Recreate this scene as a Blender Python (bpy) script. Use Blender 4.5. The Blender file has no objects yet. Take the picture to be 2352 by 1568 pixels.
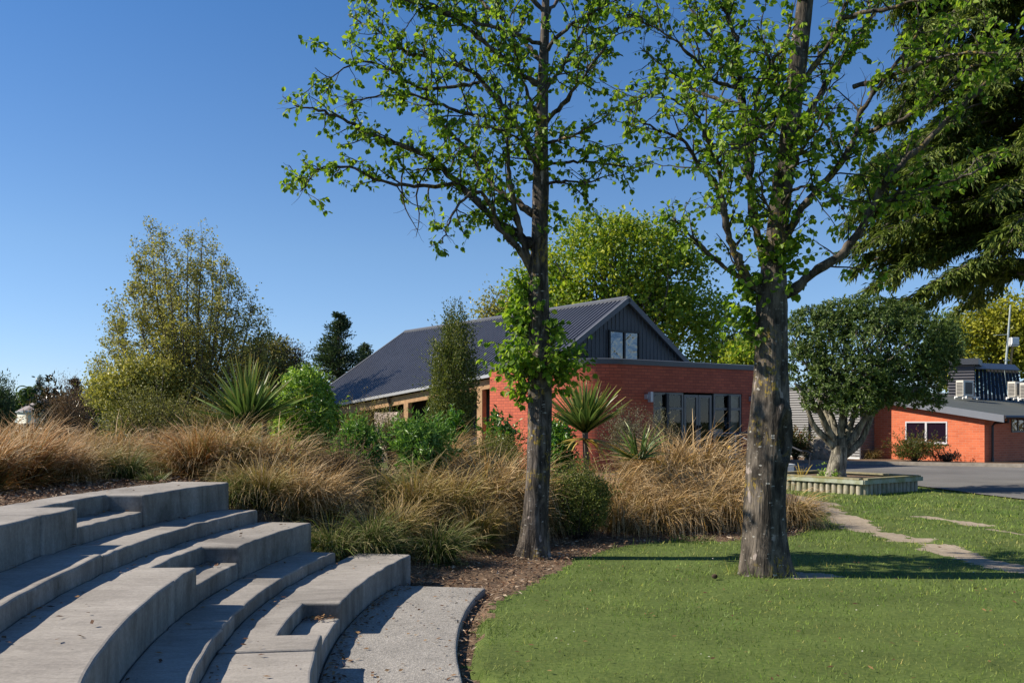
import bpy, bmesh, math, random
import numpy as np
from mathutils import Vector, noise

# ------------------------------------------------------------------ camera, light, exposure
SC = bpy.context.scene
FPX = 2221.0            # focal length measured in 1/2352 of the picture width
HOR = 968.0             # height of the horizon in the picture
EYE = 1.75
cam_d = bpy.data.cameras.new("camera")
cam = bpy.data.objects.new("camera", cam_d)
SC.collection.objects.link(cam)
cam.location = (0, 0, EYE)
cam.rotation_euler = (math.radians(90), 0, 0)
cam_d.sensor_width = 36.0
cam_d.lens = 36.0 * FPX / 2352.0
cam_d.shift_y = (HOR - 784.0) / 2352.0
cam_d.clip_start = 0.1
cam_d.clip_end = 6000
SC.camera = cam

SUN_EL = math.radians(37.0)
SUN_AZ = math.radians(2.0)      # a little behind the plane of the picture
sun_vec = Vector((-math.cos(SUN_EL) * math.cos(SUN_AZ), math.cos(SUN_EL) * math.sin(SUN_AZ), math.sin(SUN_EL)))
world = bpy.data.worlds.new("World")
SC.world = world
world.use_nodes = True
wn = world.node_tree
bg = wn.nodes["Background"]
sky = wn.nodes.new("ShaderNodeTexSky")
sky.sky_type = 'NISHITA'
sky.sun_disc = False
sky.sun_elevation = SUN_EL
sky.sun_rotation = math.atan2(sun_vec.x, sun_vec.y)
sky.altitude = 0
sky.air_density = 0.8
sky.dust_density = 0.0
sky.ozone_density = 5.0
bg.inputs["Strength"].default_value = 0.113
wco = wn.nodes.new("ShaderNodeTexCoord")       # clear spring air: deeper blue overhead, paler low down
wsep = wn.nodes.new("ShaderNodeSeparateXYZ")
wn.links.new(wco.outputs["Generated"], wsep.inputs[0])
wr = wn.nodes.new("ShaderNodeValToRGB")
el = wr.color_ramp.elements
while len(el) < 5: el.new(0.5)
for e_, (p_, c_) in zip(el, ((0.0, (.70, .71, .80)), (.05, (.70, .71, .80)), (.17, (.74, .78, .80)), (.40, (.50, .73, .87)), (1.0, (.48, .66, .80)))):
    e_.position = p_
    e_.color = (*c_, 1)
wn.links.new(wsep.outputs["Z"], wr.inputs["Fac"])
tint = wn.nodes.new("ShaderNodeMix")
tint.data_type = 'RGBA'
tint.blend_type = 'MULTIPLY'
tint.inputs[0].default_value = 1.0
wn.links.new(sky.outputs["Color"], tint.inputs[6])
wn.links.new(wr.outputs["Color"], tint.inputs[7])
wn.links.new(tint.outputs[2], bg.inputs["Color"])
sun_d = bpy.data.lights.new("sun", 'SUN')
sun_d.energy = 5.0
sun_d.angle = math.radians(0.5)
sun_d.color = (1.0, 0.91, 0.77)
sun = bpy.data.objects.new("sun", sun_d)
SC.collection.objects.link(sun)
sun.rotation_euler = (-sun_vec).to_track_quat('-Z', 'Y').to_euler()
SC.view_settings.view_transform = 'Standard'
SC.view_settings.look = 'None'
SC.view_settings.exposure = 0.6
SC.view_settings.gamma = 1.0
SC.cycles.max_bounces = 6
SC.cycles.transparent_max_bounces = 8
SC.cycles.use_denoising = True

# ------------------------------------------------------------------ helpers
C = SC.collection
LOC = {}


def at(px, py, y):
    return np.array([(px - 1176.0) / FPX * y, y, EYE + (HOR - py) / FPX * y])


def gnd(px, py, z=0.0):
    y = FPX * (EYE - z) / (py - HOR)
    return np.array([(px - 1176.0) / FPX * y, y])


def tag(o, label=None, cat=None, group=None, kind=None):
    if label: o['label'] = label
    if cat: o['category'] = cat
    if group: o['group'] = group
    if kind: o['kind'] = kind
    return o


def thing(name, label, cat, loc, group=None):
    o = bpy.data.objects.new(name, None)
    C.objects.link(o)
    o.location = loc
    o.empty_display_size = 0.2
    LOC[o.name] = np.array(loc, float)
    return tag(o, label, cat, group)


def build(name, V, faces, mat, parent=None, attrs=None, smooth=False, uv=None, origin=None):
    """V (n,3) in world metres; faces: list of int arrays (m,k) or a list of index lists."""
    V = np.asarray(V, np.float64).reshape(-1, 3)
    off = np.zeros(3)
    if parent is not None:
        off = LOC[parent.name]
    elif origin is not None:
        off = np.asarray(origin, float)
    V = V - off
    me = bpy.data.meshes.new(name)
    arrs = []
    loose = [f for f in faces if not isinstance(f, np.ndarray)]
    arrs = [f for f in faces if isinstance(f, np.ndarray) and len(f)]
    by = {}
    for f in loose:
        by.setdefault(len(f), []).append(f)
    arrs += [np.array(v) for v in by.values()]
    me.vertices.add(len(V))
    me.vertices.foreach_set("co", V.astype(np.float32).ravel())
    nl = sum(a.size for a in arrs)
    npoly = sum(len(a) for a in arrs)
    me.loops.add(nl)
    me.polygons.add(npoly)
    me.loops.foreach_set("vertex_index", np.concatenate([a.ravel() for a in arrs]).astype(np.int32))
    tot = np.concatenate([np.full(len(a), a.shape[1]) for a in arrs])
    st = np.concatenate([[0], np.cumsum(tot)[:-1]])
    me.polygons.foreach_set("loop_start", st.astype(np.int32))
    me.polygons.foreach_set("loop_total", tot.astype(np.int32))
    me.polygons.foreach_set("use_smooth", np.full(npoly, bool(smooth)))
    me.update(calc_edges=True)
    me.validate()
    if attrs:
        for k, a in attrs.items():
            at_ = me.attributes.new(k, 'FLOAT', 'POINT')
            at_.data.foreach_set("value", np.asarray(a, np.float32))
    if uv is not None:
        ul = me.uv_layers.new(name="UVMap")
        li = np.zeros(nl, np.int32)
        me.loops.foreach_get("vertex_index", li)
        ul.data.foreach_set("uv", np.asarray(uv, np.float32)[li].ravel())
    if mat: me.materials.append(mat)
    o = bpy.data.objects.new(name, me)
    C.objects.link(o)
    if parent is not None:
        o.parent = parent
        LOC[o.name] = off
    elif origin is not None:
        o.location = off
        LOC[o.name] = off
    else:
        LOC[o.name] = off
    return o


class MB:
    """collects pieces of geometry for one mesh"""
    def __init__(s):
        s.V, s.F, s.n, s.A, s.UV = [], [], 0, {}, []

    def add(s, V, faces, uv=None, **attrs):
        V = np.asarray(V, float).reshape(-1, 3)
        s.V.append(V)
        for f in faces:
            if isinstance(f, np.ndarray): s.F.append(f + s.n)
            else: s.F.append([i + s.n for i in f])
        s.UV.append(np.zeros((len(V), 2)) if uv is None else np.asarray(uv, float))
        for k, a in attrs.items():
            s.A.setdefault(k, []).append(np.broadcast_to(np.asarray(a, float), (len(V),)))
        s.n += len(V)

    def box(s, c, size, rz=0.0, d=None):
        """box about centre c; d = unit horizontal direction of its local x"""
        hx, hy, hz = [q / 2 for q in size]
        cx, cy = (math.cos(rz), math.sin(rz)) if d is None else d
        P = []
        for z in (-hz, hz):
            for x, y in ((-hx, -hy), (hx, -hy), (hx, hy), (-hx, hy)):
                P.append((c[0] + x * cx - y * cy, c[1] + x * cy + y * cx, c[2] + z))
        s.add(P, [[3, 2, 1, 0], [4, 5, 6, 7], [0, 1, 5, 4], [1, 2, 6, 5], [2, 3, 7, 6], [3, 0, 4, 7]])

    def tube(s, pts, rad, n=6, cap=True, **attrs):
        V, F = tube(pts, rad, n, cap)
        s.add(V, F, **attrs)

    def build(s, name, mat, parent=None, **kw):
        if not s.V: return None
        at_ = {k: np.concatenate(v) for k, v in s.A.items()} if s.A else None
        uv = np.concatenate(s.UV) if kw.pop('use_uv', False) else None
        return build(name, np.concatenate(s.V), s.F, mat, parent, attrs=at_, uv=uv, **kw)


def tube(pts, rad, n=6, cap=True):
    P = np.asarray(pts, float)
    m = len(P)
    R = np.broadcast_to(np.asarray(rad, float), (m,))
    T = np.gradient(P, axis=0)
    T /= np.linalg.norm(T, axis=1)[:, None] + 1e-12
    u = np.cross(T[0], (0.31, 0.2, 0.93) if abs(T[0][2]) < 0.9 else (1, 0, 0))
    u /= np.linalg.norm(u) + 1e-12
    V = np.zeros((m, n, 3))
    ang = np.arange(n) * 2 * np.pi / n
    for i in range(m):
        u = u - T[i] * np.dot(u, T[i])
        u /= np.linalg.norm(u) + 1e-12
        w = np.cross(T[i], u)
        V[i] = P[i] + R[i] * (np.cos(ang)[:, None] * u + np.sin(ang)[:, None] * w)
    i = np.arange(m - 1)[:, None] * n
    j = np.arange(n)[None, :]
    k = (j + 1) % n
    F = np.stack([i + j, i + k, i + n + k, i + n + j], -1).reshape(-1, 4)
    faces = [F]
    if cap:
        faces += [list(range(n))[::-1], [(m - 1) * n + q for q in range(n)]]
    return V.reshape(-1, 3), faces


def catmull(pts, step):
    P = np.asarray(pts, float)
    P = np.vstack([2 * P[0] - P[1], P, 2 * P[-1] - P[-2]])
    out = []
    for i in range(1, len(P) - 2):
        n = max(2, int(np.linalg.norm(P[i + 1] - P[i]) / step))
        for t in np.linspace(0, 1, n, endpoint=False):
            a, b, c, d = P[i - 1], P[i], P[i + 1], P[i + 2]
            out.append(0.5 * (2 * b + (c - a) * t + (2 * a - 5 * b + 4 * c - d) * t * t + (3 * b - a - 3 * c + d) * t ** 3))
    out.append(P[-2])
    return np.array(out)


def unit(a):
    a = np.asarray(a, float)
    return a / (np.linalg.norm(a, axis=-1, keepdims=True) + 1e-12)


def leaf_mesh(P, D, N, L, W, shape='diamond', fold=0.18, curl=0.12):
    n = len(P)
    D = unit(D)
    S = unit(np.cross(D, N))
    N = unit(np.cross(S, D))
    L = np.broadcast_to(np.asarray(L, float), (n,))[:, None]
    W = np.broadcast_to(np.asarray(W, float), (n,))[:, None]
    if shape == 'diamond':
        V = np.stack([P, P + .45 * L * D + .5 * W * S + fold * W * N, P + L * D - curl * L * N, P + .45 * L * D - .5 * W * S + fold * W * N], 1)
        b = np.arange(n)[:, None] * 4
        F = np.concatenate([b + [0, 1, 2], b + [0, 2, 3]])
        k = 4
    else:
        V = np.stack([P, P + .22 * L * D + .42 * W * S + fold * W * N, P + .62 * L * D + .48 * W * S + fold * W * N - .3 * curl * L * N,
                      P + L * D - curl * L * N,
                      P + .62 * L * D - .48 * W * S + fold * W * N - .3 * curl * L * N, P + .22 * L * D - .42 * W * S + fold * W * N], 1)
        b = np.arange(n)[:, None] * 6
        F = np.concatenate([b + [0, 1, 2, 3], b + [0, 3, 4, 5]])
        k = 6
    return V.reshape(-1, 3), [F], k


def rdir(rng, n):
    v = rng.normal(size=(n, 3))
    return unit(v)


# ------------------------------------------------------------------ materials
def nmat(name):
    m = bpy.data.materials.new(name)
    m.use_nodes = True
    nt = m.node_tree
    return m, nt, nt.nodes["Principled BSDF"]


def node(nt, t, **kw):
    n = nt.nodes.new(t)
    for k, v in kw.items():
        if k in n.inputs: n.inputs[k].default_value = v
        else: setattr(n, k, v)
    return n


def ramp(nt, stops, fac=None, interp='LINEAR'):
    r = nt.nodes.new("ShaderNodeValToRGB")
    r.color_ramp.interpolation = interp
    e = r.color_ramp.elements
    while len(e) < len(stops): e.new(0.5)
    for i, (p, c) in enumerate(stops):
        e[i].position = p
        e[i].color = (c[0], c[1], c[2], 1) if not isinstance(c, (int, float)) else (c, c, c, 1)
    if fac is not None: nt.links.new(fac, r.inputs["Fac"])
    return r


def noise_tex(nt, vec, scale, detail=4, rough=0.55, dist=0.0):
    n = node(nt, "ShaderNodeTexNoise", Scale=scale, Detail=detail, Roughness=rough, Distortion=dist)
    if vec is not None: nt.links.new(vec, n.inputs["Vector"])
    return n


def coords(nt, kind="Object"):
    return node(nt, "ShaderNodeTexCoord").outputs[kind]


def mapping(nt, vec, scale=(1, 1, 1), rot=(0, 0, 0)):
    m = nt.nodes.new("ShaderNodeMapping")
    m.inputs["Scale"].default_value = scale
    m.inputs["Rotation"].default_value = rot
    nt.links.new(vec, m.inputs["Vector"])
    return m.outputs[0]


def mixc(nt, fac, a, b, mode='MIX'):
    m = nt.nodes.new("ShaderNodeMix")
    m.data_type = 'RGBA'
    m.blend_type = mode
    m.clamp_factor = True
    for sock, v in ((m.inputs[0], fac), (m.inputs[6], a), (m.inputs[7], b)):
        if isinstance(v, bpy.types.NodeSocket): nt.links.new(v, sock)
        elif isinstance(v, (int, float)): sock.default_value = v
        else: sock.default_value = (v[0], v[1], v[2], 1)
    return m.outputs[2]


def bump(nt, h, bsdf, strength=0.3, dist=0.01):
    b = node(nt, "ShaderNodeBump", Strength=strength, Distance=dist)
    nt.links.new(h, b.inputs["Height"])
    nt.links.new(b.outputs[0], bsdf.inputs["Normal"])


def attr(nt, name):
    a = nt.nodes.new("ShaderNodeAttribute")
    a.attribute_name = name
    return a.outputs["Fac"]


def plain(name, col, rough=0.6, metal=0.0, var=0.12, scale=3.0, spec=0.5, bmp=0.0):
    m, nt, b = nmat(name)
    n = noise_tex(nt, coords(nt), scale, 5, 0.6)
    r = ramp(nt, [(0.3, [c * (1 - var) for c in col]), (0.7, [min(1, c * (1 + var)) for c in col])], n.outputs["Fac"])
    nt.links.new(r.outputs[0], b.inputs["Base Color"])
    b.inputs["Roughness"].default_value = rough
    b.inputs["Metallic"].default_value = metal
    b.inputs["Specular IOR Level"].default_value = spec
    if bmp: bump(nt, n.outputs["Fac"], b, bmp, 0.02)
    return m


def foliage(name, stops, rough=0.5, trans=0.3, spec=0.35, tint=(1.5, 1.55, 0.8)):
    m, nt, b = nmat(name)
    r = ramp(nt, stops, attr(nt, "rnd"))
    nt.links.new(r.outputs[0], b.inputs["Base Color"])
    b.inputs["Roughness"].default_value = rough
    b.inputs["Specular IOR Level"].default_value = spec
    t = nt.nodes.new("ShaderNodeBsdfTranslucent")
    tc = mixc(nt, 1.0, r.outputs[0], tint, 'MULTIPLY')
    nt.links.new(tc, t.inputs["Color"])
    mx = nt.nodes.new("ShaderNodeMixShader")
    mx.inputs[0].default_value = trans
    nt.links.new(b.outputs[0], mx.inputs[1])
    nt.links.new(t.outputs[0], mx.inputs[2])
    nt.links.new(mx.outputs[0], nt.nodes["Material Output"].inputs["Surface"])
    return m


def blades(name, grad, alt, rough=0.55, trans=0.22, spec=0.25):
    """grass blades: colour along the blade (along), some blades in the second gradient (rnd)"""
    m, nt, b = nmat(name)
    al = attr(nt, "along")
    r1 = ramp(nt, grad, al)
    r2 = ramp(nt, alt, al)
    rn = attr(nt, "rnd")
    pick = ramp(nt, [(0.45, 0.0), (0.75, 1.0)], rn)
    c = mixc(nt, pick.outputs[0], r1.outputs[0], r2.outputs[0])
    wn_ = nt.nodes.new("ShaderNodeTexWhiteNoise")
    wn_.noise_dimensions = '1D'
    nt.links.new(rn, wn_.inputs["W"])
    br = ramp(nt, [(0, 0.6), (1, 1.35)], wn_.outputs["Value"])
    c = mixc(nt, 1.0, c, br.outputs[0], 'MULTIPLY')
    nt.links.new(c, b.inputs["Base Color"])
    b.inputs["Roughness"].default_value = rough
    b.inputs["Specular IOR Level"].default_value = spec
    t = nt.nodes.new("ShaderNodeBsdfTranslucent")
    nt.links.new(c, t.inputs["Color"])
    mx = nt.nodes.new("ShaderNodeMixShader")
    mx.inputs[0].default_value = trans
    nt.links.new(b.outputs[0], mx.inputs[1])
    nt.links.new(t.outputs[0], mx.inputs[2])
    nt.links.new(mx.outputs[0], nt.nodes["Material Output"].inputs["Surface"])
    return m


def mat_concrete():
    m, nt, b = nmat("concrete")
    co = coords(nt)
    n1 = noise_tex(nt, co, 1.3, 6, 0.65)
    n2 = noise_tex(nt, co, 45, 5, 0.7)
    n3 = noise_tex(nt, mapping(nt, co, (2.0, 2.0, 0.55)), 1.6, 7, 0.72, 0.5)
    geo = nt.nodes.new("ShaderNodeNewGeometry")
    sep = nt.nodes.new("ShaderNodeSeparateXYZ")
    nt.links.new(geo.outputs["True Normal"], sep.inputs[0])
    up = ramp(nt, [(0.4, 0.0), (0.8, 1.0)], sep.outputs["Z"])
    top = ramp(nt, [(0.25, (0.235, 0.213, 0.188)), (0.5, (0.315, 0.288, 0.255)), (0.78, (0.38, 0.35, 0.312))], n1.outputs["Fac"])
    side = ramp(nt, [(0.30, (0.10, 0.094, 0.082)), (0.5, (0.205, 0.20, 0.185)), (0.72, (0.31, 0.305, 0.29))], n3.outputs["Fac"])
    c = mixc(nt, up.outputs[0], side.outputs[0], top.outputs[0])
    grain = ramp(nt, [(0.3, 0.80), (0.7, 1.14)], n2.outputs["Fac"])
    c = mixc(nt, 1.0, c, grain.outputs[0], 'MULTIPLY')
    # trowel swirls and small dark spots
    n4 = noise_tex(nt, mapping(nt, co, (2.2, 9, 9)), 1.5, 4, 0.6, 1.2)
    sw = ramp(nt, [(0.35, 0.86), (0.65, 1.08)], n4.outputs["Fac"])
    c = mixc(nt, 0.8, c, sw.outputs[0], 'MULTIPLY')
    v = node(nt, "ShaderNodeTexVoronoi", Scale=9.0)
    nt.links.new(co, v.inputs["Vector"])
    sp = ramp(nt, [(0.0, 1.0), (0.035, 1.0), (0.06, 0.0)], v.outputs["Distance"])
    c = mixc(nt, sp.outputs[0], c, (0.09, 0.08, 0.07))
    nt.links.new(c, b.inputs["Base Color"])
    b.inputs["Roughness"].default_value = 0.85
    b.inputs["Specular IOR Level"].default_value = 0.25
    n7 = noise_tex(nt, co, 0.55, 6, 0.7, 0.8)
    st_ = ramp(nt, [(0.36, 0.66), (0.5, 1.0), (0.66, 1.12)], n7.outputs["Fac"])
    c = mixc(nt, 1.0, c, st_.outputs[0], 'MULTIPLY')
    nt.links.new(c, b.inputs["Base Color"])
    bump(nt, n2.outputs["Fac"], b, 0.35, 0.006)
    return m


def mat_aggregate():
    m, nt, b = nmat("exposed_aggregate")
    co = coords(nt)
    v = node(nt, "ShaderNodeTexVoronoi", Scale=75.0)
    nt.links.new(co, v.inputs["Vector"])
    n1 = noise_tex(nt, co, 2.0, 5, 0.6)
    r = ramp(nt, [(0.0, (0.16, 0.15, 0.135)), (0.4, (0.255, 0.237, 0.21)), (0.8, (0.34, 0.315, 0.28)), (1.0, (0.42, 0.39, 0.35))], v.outputs["Color"])
    l = ramp(nt, [(0.3, 0.82), (0.7, 1.1)], n1.outputs["Fac"])
    c = mixc(nt, 1.0, r.outputs[0], l.outputs[0], 'MULTIPLY')
    nt.links.new(c, b.inputs["Base Color"])
    b.inputs["Roughness"].default_value = 0.85
    bump(nt, v.outputs["Distance"], b, 0.5, 0.006)
    return m


def mat_bark(name, base, lich=0.5, yellow=0.4, hstretch=True):
    m, nt, b = nmat(name)
    co = coords(nt)
    n1 = noise_tex(nt, mapping(nt, co, (9, 9, 3.0)), 1.0, 6, 0.65, 0.6)
    r = ramp(nt, [(0.32, [c * 0.4 for c in base]), (0.46, [c * 1.1 for c in base]), (0.64, [c * 2.9 for c in base])], n1.outputs["Fac"])
    c = r.outputs[0]
    # vertical fissures
    n5 = noise_tex(nt, mapping(nt, co, (22, 22, 2.6)), 1.0, 4, 0.6, 0.8)
    fi = ramp(nt, [(0.34, 0.22), (0.5, 1.0)], n5.outputs["Fac"])
    c = mixc(nt, 0.8, c, fi.outputs[0], 'MULTIPLY')
    # yellow lichen in patches
    n2 = noise_tex(nt, co, 2.2, 3, 0.5)
    n3 = noise_tex(nt, mapping(nt, co, (22, 22, 16)), 1.0, 4, 0.65)
    p = ramp(nt, [(0.52, 0.0), (0.62, 1.0)], n2.outputs["Fac"])
    q = ramp(nt, [(0.52, 0.0), (0.58, yellow)], n3.outputs["Fac"])
    f = mixc(nt, 1.0, p.outputs[0], q.outputs[0], 'MULTIPLY')
    c = mixc(nt, f, c, (0.30, 0.21, 0.03))
    # white lichen specks lying across the trunk
    v = node(nt, "ShaderNodeTexVoronoi", Scale=1.0)
    vm = mapping(nt, co, (12, 12, 38) if hstretch else (15, 15, 30))
    nd = noise_tex(nt, mapping(nt, co, (30, 30, 30)), 1.0, 3, 0.6)
    va = nt.nodes.new("ShaderNodeVectorMath")
    va.operation = 'ADD'
    nt.links.new(vm, va.inputs[0])
    nt.links.new(nd.outputs["Color"], va.inputs[1])
    nt.links.new(va.outputs[0], v.inputs["Vector"])
    n4 = noise_tex(nt, co, 3.5, 3, 0.5)
    sepc = nt.nodes.new("ShaderNodeSeparateColor")
    nt.links.new(v.outputs["Color"], sepc.inputs[0])
    siz = node(nt, "ShaderNodeMath", operation='MULTIPLY')
    nt.links.new(sepc.outputs[0], siz.inputs[0])
    nt.links.new(sepc.outputs[1], siz.inputs[1])
    dd = node(nt, "ShaderNodeMath", operation='DIVIDE')
    nt.links.new(v.outputs["Distance"], dd.inputs[0])
    nt.links.new(siz.outputs[0], dd.inputs[1])
    w = ramp(nt, [(0.30, 1.0), (0.46, 0.0)], dd.outputs[0])
    g = ramp(nt, [(0.36, 0.15 * lich), (0.52, lich)], n4.outputs["Fac"])
    f2 = mixc(nt, 1.0, w.outputs[0], g.outputs[0], 'MULTIPLY')
    c = mixc(nt, f2, c, (0.36, 0.345, 0.31))
    # a few large pale plates
    n6 = noise_tex(nt, mapping(nt, co, (7, 7, 3.5)), 1.0, 3, 0.5)
    pl = ramp(nt, [(0.66, 0.0), (0.69, lich * .8)], n6.outputs["Fac"])
    c = mixc(nt, pl.outputs[0], c, (0.36, 0.30, 0.27))
    nt.links.new(c, b.inputs["Base Color"])
    b.inputs["Roughness"].default_value = 0.9
    b.inputs["Specular IOR Level"].default_value = 0.2
    bump(nt, n5.outputs["Fac"], b, 0.9, 0.03)
    return m


def mat_brick(name, c1, c2, mortar, row=0.1, width=0.26):
    m, nt, b = nmat(name)
    uv = coords(nt, "UV")
    br = nt.nodes.new("ShaderNodeTexBrick")
    nt.links.new(uv, br.inputs["Vector"])
    br.inputs["Color1"].default_value = (*c1, 1)
    br.inputs["Color2"].default_value = (*c2, 1)
    br.inputs["Mortar"].default_value = (*mortar, 1)
    br.inputs["Scale"].default_value = 1.0
    br.inputs["Mortar Size"].default_value = 0.009
    br.inputs["Mortar Smooth"].default_value = 0.2
    br.inputs["Brick Width"].default_value = width
    br.inputs["Row Height"].default_value = row
    br.inputs["Bias"].default_value = -0.2
    n = noise_tex(nt, coords(nt), 0.9, 5, 0.6)
    l = ramp(nt, [(0.3, 0.86), (0.7, 1.1)], n.outputs["Fac"])
    c = mixc(nt, 1.0, br.outputs["Color"], l.outputs[0], 'MULTIPLY')
    nt.links.new(c, b.inputs["Base Color"])
    b.inputs["Roughness"].default_value = 0.65
    b.inputs["Specular IOR Level"].default_value = 0.3
    inv = node(nt, "ShaderNodeMath", operation='SUBTRACT')
    inv.inputs[0].default_value = 1.0
    nt.links.new(br.outputs["Fac"], inv.inputs[1])
    bump(nt, inv.outputs[0], b, 0.6, 0.012)
    return m


def mat_soil(name, stops, scale=18, rough=0.95, bmp=0.5, big=1.2):
    m, nt, b = nmat(name)
    co = coords(nt)
    n = noise_tex(nt, co, scale, 6, 0.7)
    n2 = noise_tex(nt, co, big, 4, 0.6)
    r = ramp(nt, stops, n.outputs["Fac"])
    l = ramp(nt, [(0.3, 0.75), (0.7, 1.2)], n2.outputs["Fac"])
    c = mixc(nt, 1.0, r.outputs[0], l.outputs[0], 'MULTIPLY')
    nt.links.new(c, b.inputs["Base Color"])
    b.inputs["Roughness"].default_value = rough
    b.inputs["Specular IOR Level"].default_value = 0.2
    bump(nt, n.outputs["Fac"], b, bmp, 0.02)
    return m


def mat_turf():
    m, nt, b = nmat("turf_blades")
    co = coords(nt)
    n = noise_tex(nt, co, 0.9, 5, 0.62)
    n2 = noise_tex(nt, co, 4.5, 3, 0.6)
    r = ramp(nt, [(0.30, (0.095, 0.195, 0.022)), (0.46, (0.165, 0.265, 0.038)), (0.58, (0.25, 0.315, 0.065)), (0.70, (0.38, 0.35, 0.14))], n.outputs["Fac"])
    r2 = ramp(nt, [(0.35, 0.62), (0.65, 1.3)], n2.outputs["Fac"])
    c = mixc(nt, 1.0, r.outputs[0], r2.outputs[0], 'MULTIPLY')
    v = ramp(nt, [(0.0, (0.45, 0.5, 0.5)), (0.5, (1, 1, 1)), (0.92, (1.3, 1.2, 1.1)), (0.97, (1.9, 1.35, 1.7)), (1.0, (2.4, 1.6, 2.2))], attr(nt, "rnd"))
    c = mixc(nt, 1.0, c, v.outputs[0], 'MULTIPLY')
    nt.links.new(c, b.inputs["Base Color"])
    b.inputs["Roughness"].default_value = 0.55
    b.inputs["Specular IOR Level"].default_value = 0.3
    t = nt.nodes.new("ShaderNodeBsdfTranslucent")
    nt.links.new(c, t.inputs["Color"])
    mx = nt.nodes.new("ShaderNodeMixShader")
    mx.inputs[0].default_value = 0.25
    nt.links.new(b.outputs[0], mx.inputs[1])
    nt.links.new(t.outputs[0], mx.inputs[2])
    nt.links.new(mx.outputs[0], nt.nodes["Material Output"].inputs["Surface"])
    return m


def mat_glass(name, tint=(0.9, 0.95, 0.95), refl=0.12, wavy=0.0, dark=None):
    m, nt, b = nmat(name)
    g = node(nt, "ShaderNodeBsdfGlossy", Roughness=0.02)
    g.inputs["Color"].default_value = (0.9, 0.92, 0.95, 1)
    lw = node(nt, "ShaderNodeLayerWeight", Blend=0.35)
    f = ramp(nt, [(0.0, refl), (0.6, refl + 0.06), (1.0, min(1, refl + 0.5))], lw.outputs["Facing"])
    mx = nt.nodes.new("ShaderNodeMixShader")
    nt.links.new(f.outputs[0], mx.inputs[0])
    if dark:
        t = node(nt, "ShaderNodeBsdfDiffuse")
        t.inputs["Color"].default_value = (*dark, 1)
    else:
        t = node(nt, "ShaderNodeBsdfTransparent")
        t.inputs["Color"].default_value = (*tint, 1)
    nt.links.new(t.outputs[0], mx.inputs[1])
    nt.links.new(g.outputs[0], mx.inputs[2])
    nt.links.new(mx.outputs[0], nt.nodes["Material Output"].inputs["Surface"])
    if wavy:
        n = noise_tex(nt, coords(nt), 1.7, 3, 0.5, 0.5)
        bp = node(nt, "ShaderNodeBump", Strength=wavy, Distance=0.12)
        nt.links.new(n.outputs["Fac"], bp.inputs["Height"])
        nt.links.new(bp.outputs[0], g.inputs["Normal"])
    return m


def mat_wood(name, a, bcol, scale=(1, 14, 14), green=None):
    m, nt, b = nmat(name)
    co = coords(nt)
    n = noise_tex(nt, mapping(nt, co, scale), 1.5, 5, 0.6, 0.6)
    r = ramp(nt, [(0.3, a), (0.7, bcol)], n.outputs["Fac"])
    c = r.outputs[0]
    if green:
        n2 = noise_tex(nt, co, 3.0, 5, 0.65)
        g = ramp(nt, [(0.45, 0.0), (0.6, 0.8)], n2.outputs["Fac"])
        c = mixc(nt, g.outputs[0], c, green)
    nt.links.new(c, b.inputs["Base Color"])
    b.inputs["Roughness"].default_value = 0.8
    bump(nt, n.outputs["Fac"], b, 0.4, 0.008)
    return m


M = {}
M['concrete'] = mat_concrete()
M['aggregate'] = mat_aggregate()
M['bark_a'] = mat_bark("alder_bark", (0.056, 0.047, 0.039), 1.0, 0.8)
M['bark_b'] = mat_bark("alder_bark_dark", (0.056, 0.047, 0.038), 0.95, 0.8, False)
M['twig'] = plain("dark_twig", (0.035, 0.027, 0.02), 0.85, var=0.4, scale=8)
M['bark_grey'] = mat_bark("pale_grey_bark", (0.13, 0.118, 0.09), 0.4, 0.15, False)
M['bark_far'] = plain("far_bark", (0.11, 0.09, 0.07), 0.9, var=0.4, scale=6)
M['alder_leaf'] = foliage("alder_leaf", [(0, (0.067, 0.142, 0.013)), (0.5, (0.153, 0.255, 0.022)), (1, (0.304, 0.406, 0.047))], 0.5, 0.45, 0.25)
M['ever_leaf'] = foliage("evergreen_leaf", [(0, (0.036, 0.066, 0.014)), (0.6, (0.085, 0.135, 0.028)), (1, (0.20, 0.26, 0.07))], 0.48, 0.22, 0.3)
M['cedar_leaf'] = foliage("cedar_needles", [(0, (0.038, 0.065, 0.012)), (0.55, (0.098, 0.141, 0.025)), (1, (0.217, 0.259, 0.051))], 0.6, 0.2, 0.2)
M['plane_leaf'] = foliage("plane_leaf", [(0, (0.086, 0.162, 0.015)), (0.5, (0.202, 0.284, 0.026)), (1, (0.432, 0.437, 0.046))], 0.5, 0.36, 0.3)
M['gold_leaf'] = foliage("yellow_green_leaf", [(0, (0.138, 0.149, 0.014)), (0.5, (0.287, 0.287, 0.023)), (1, (0.437, 0.414, 0.046))], 0.5, 0.32, 0.3)
M['olive_leaf'] = foliage("olive_leaf", [(0, (0.127, 0.139, 0.035)), (0.5, (0.280, 0.269, 0.066)), (1, (0.524, 0.463, 0.140))], 0.5, 0.3, 0.35)
M['olive_dark'] = foliage("olive_brown_leaf", [(0, (0.064, 0.073, 0.027)), (0.5, (0.137, 0.137, 0.047)), (1, (0.273, 0.237, 0.082))], 0.55, 0.25, 0.3)
M['far_green'] = foliage("far_green_leaf", [(0, (0.050, 0.086, 0.026)), (0.5, (0.108, 0.166, 0.043)), (1, (0.202, 0.266, 0.072))], 0.55, 0.25, 0.3)
M['dark_conifer'] = foliage("dark_conifer", [(0, (0.029, 0.050, 0.025)), (0.5, (0.058, 0.094, 0.043)), (1, (0.108, 0.154, 0.064))], 0.6, 0.12, 0.25)
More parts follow.
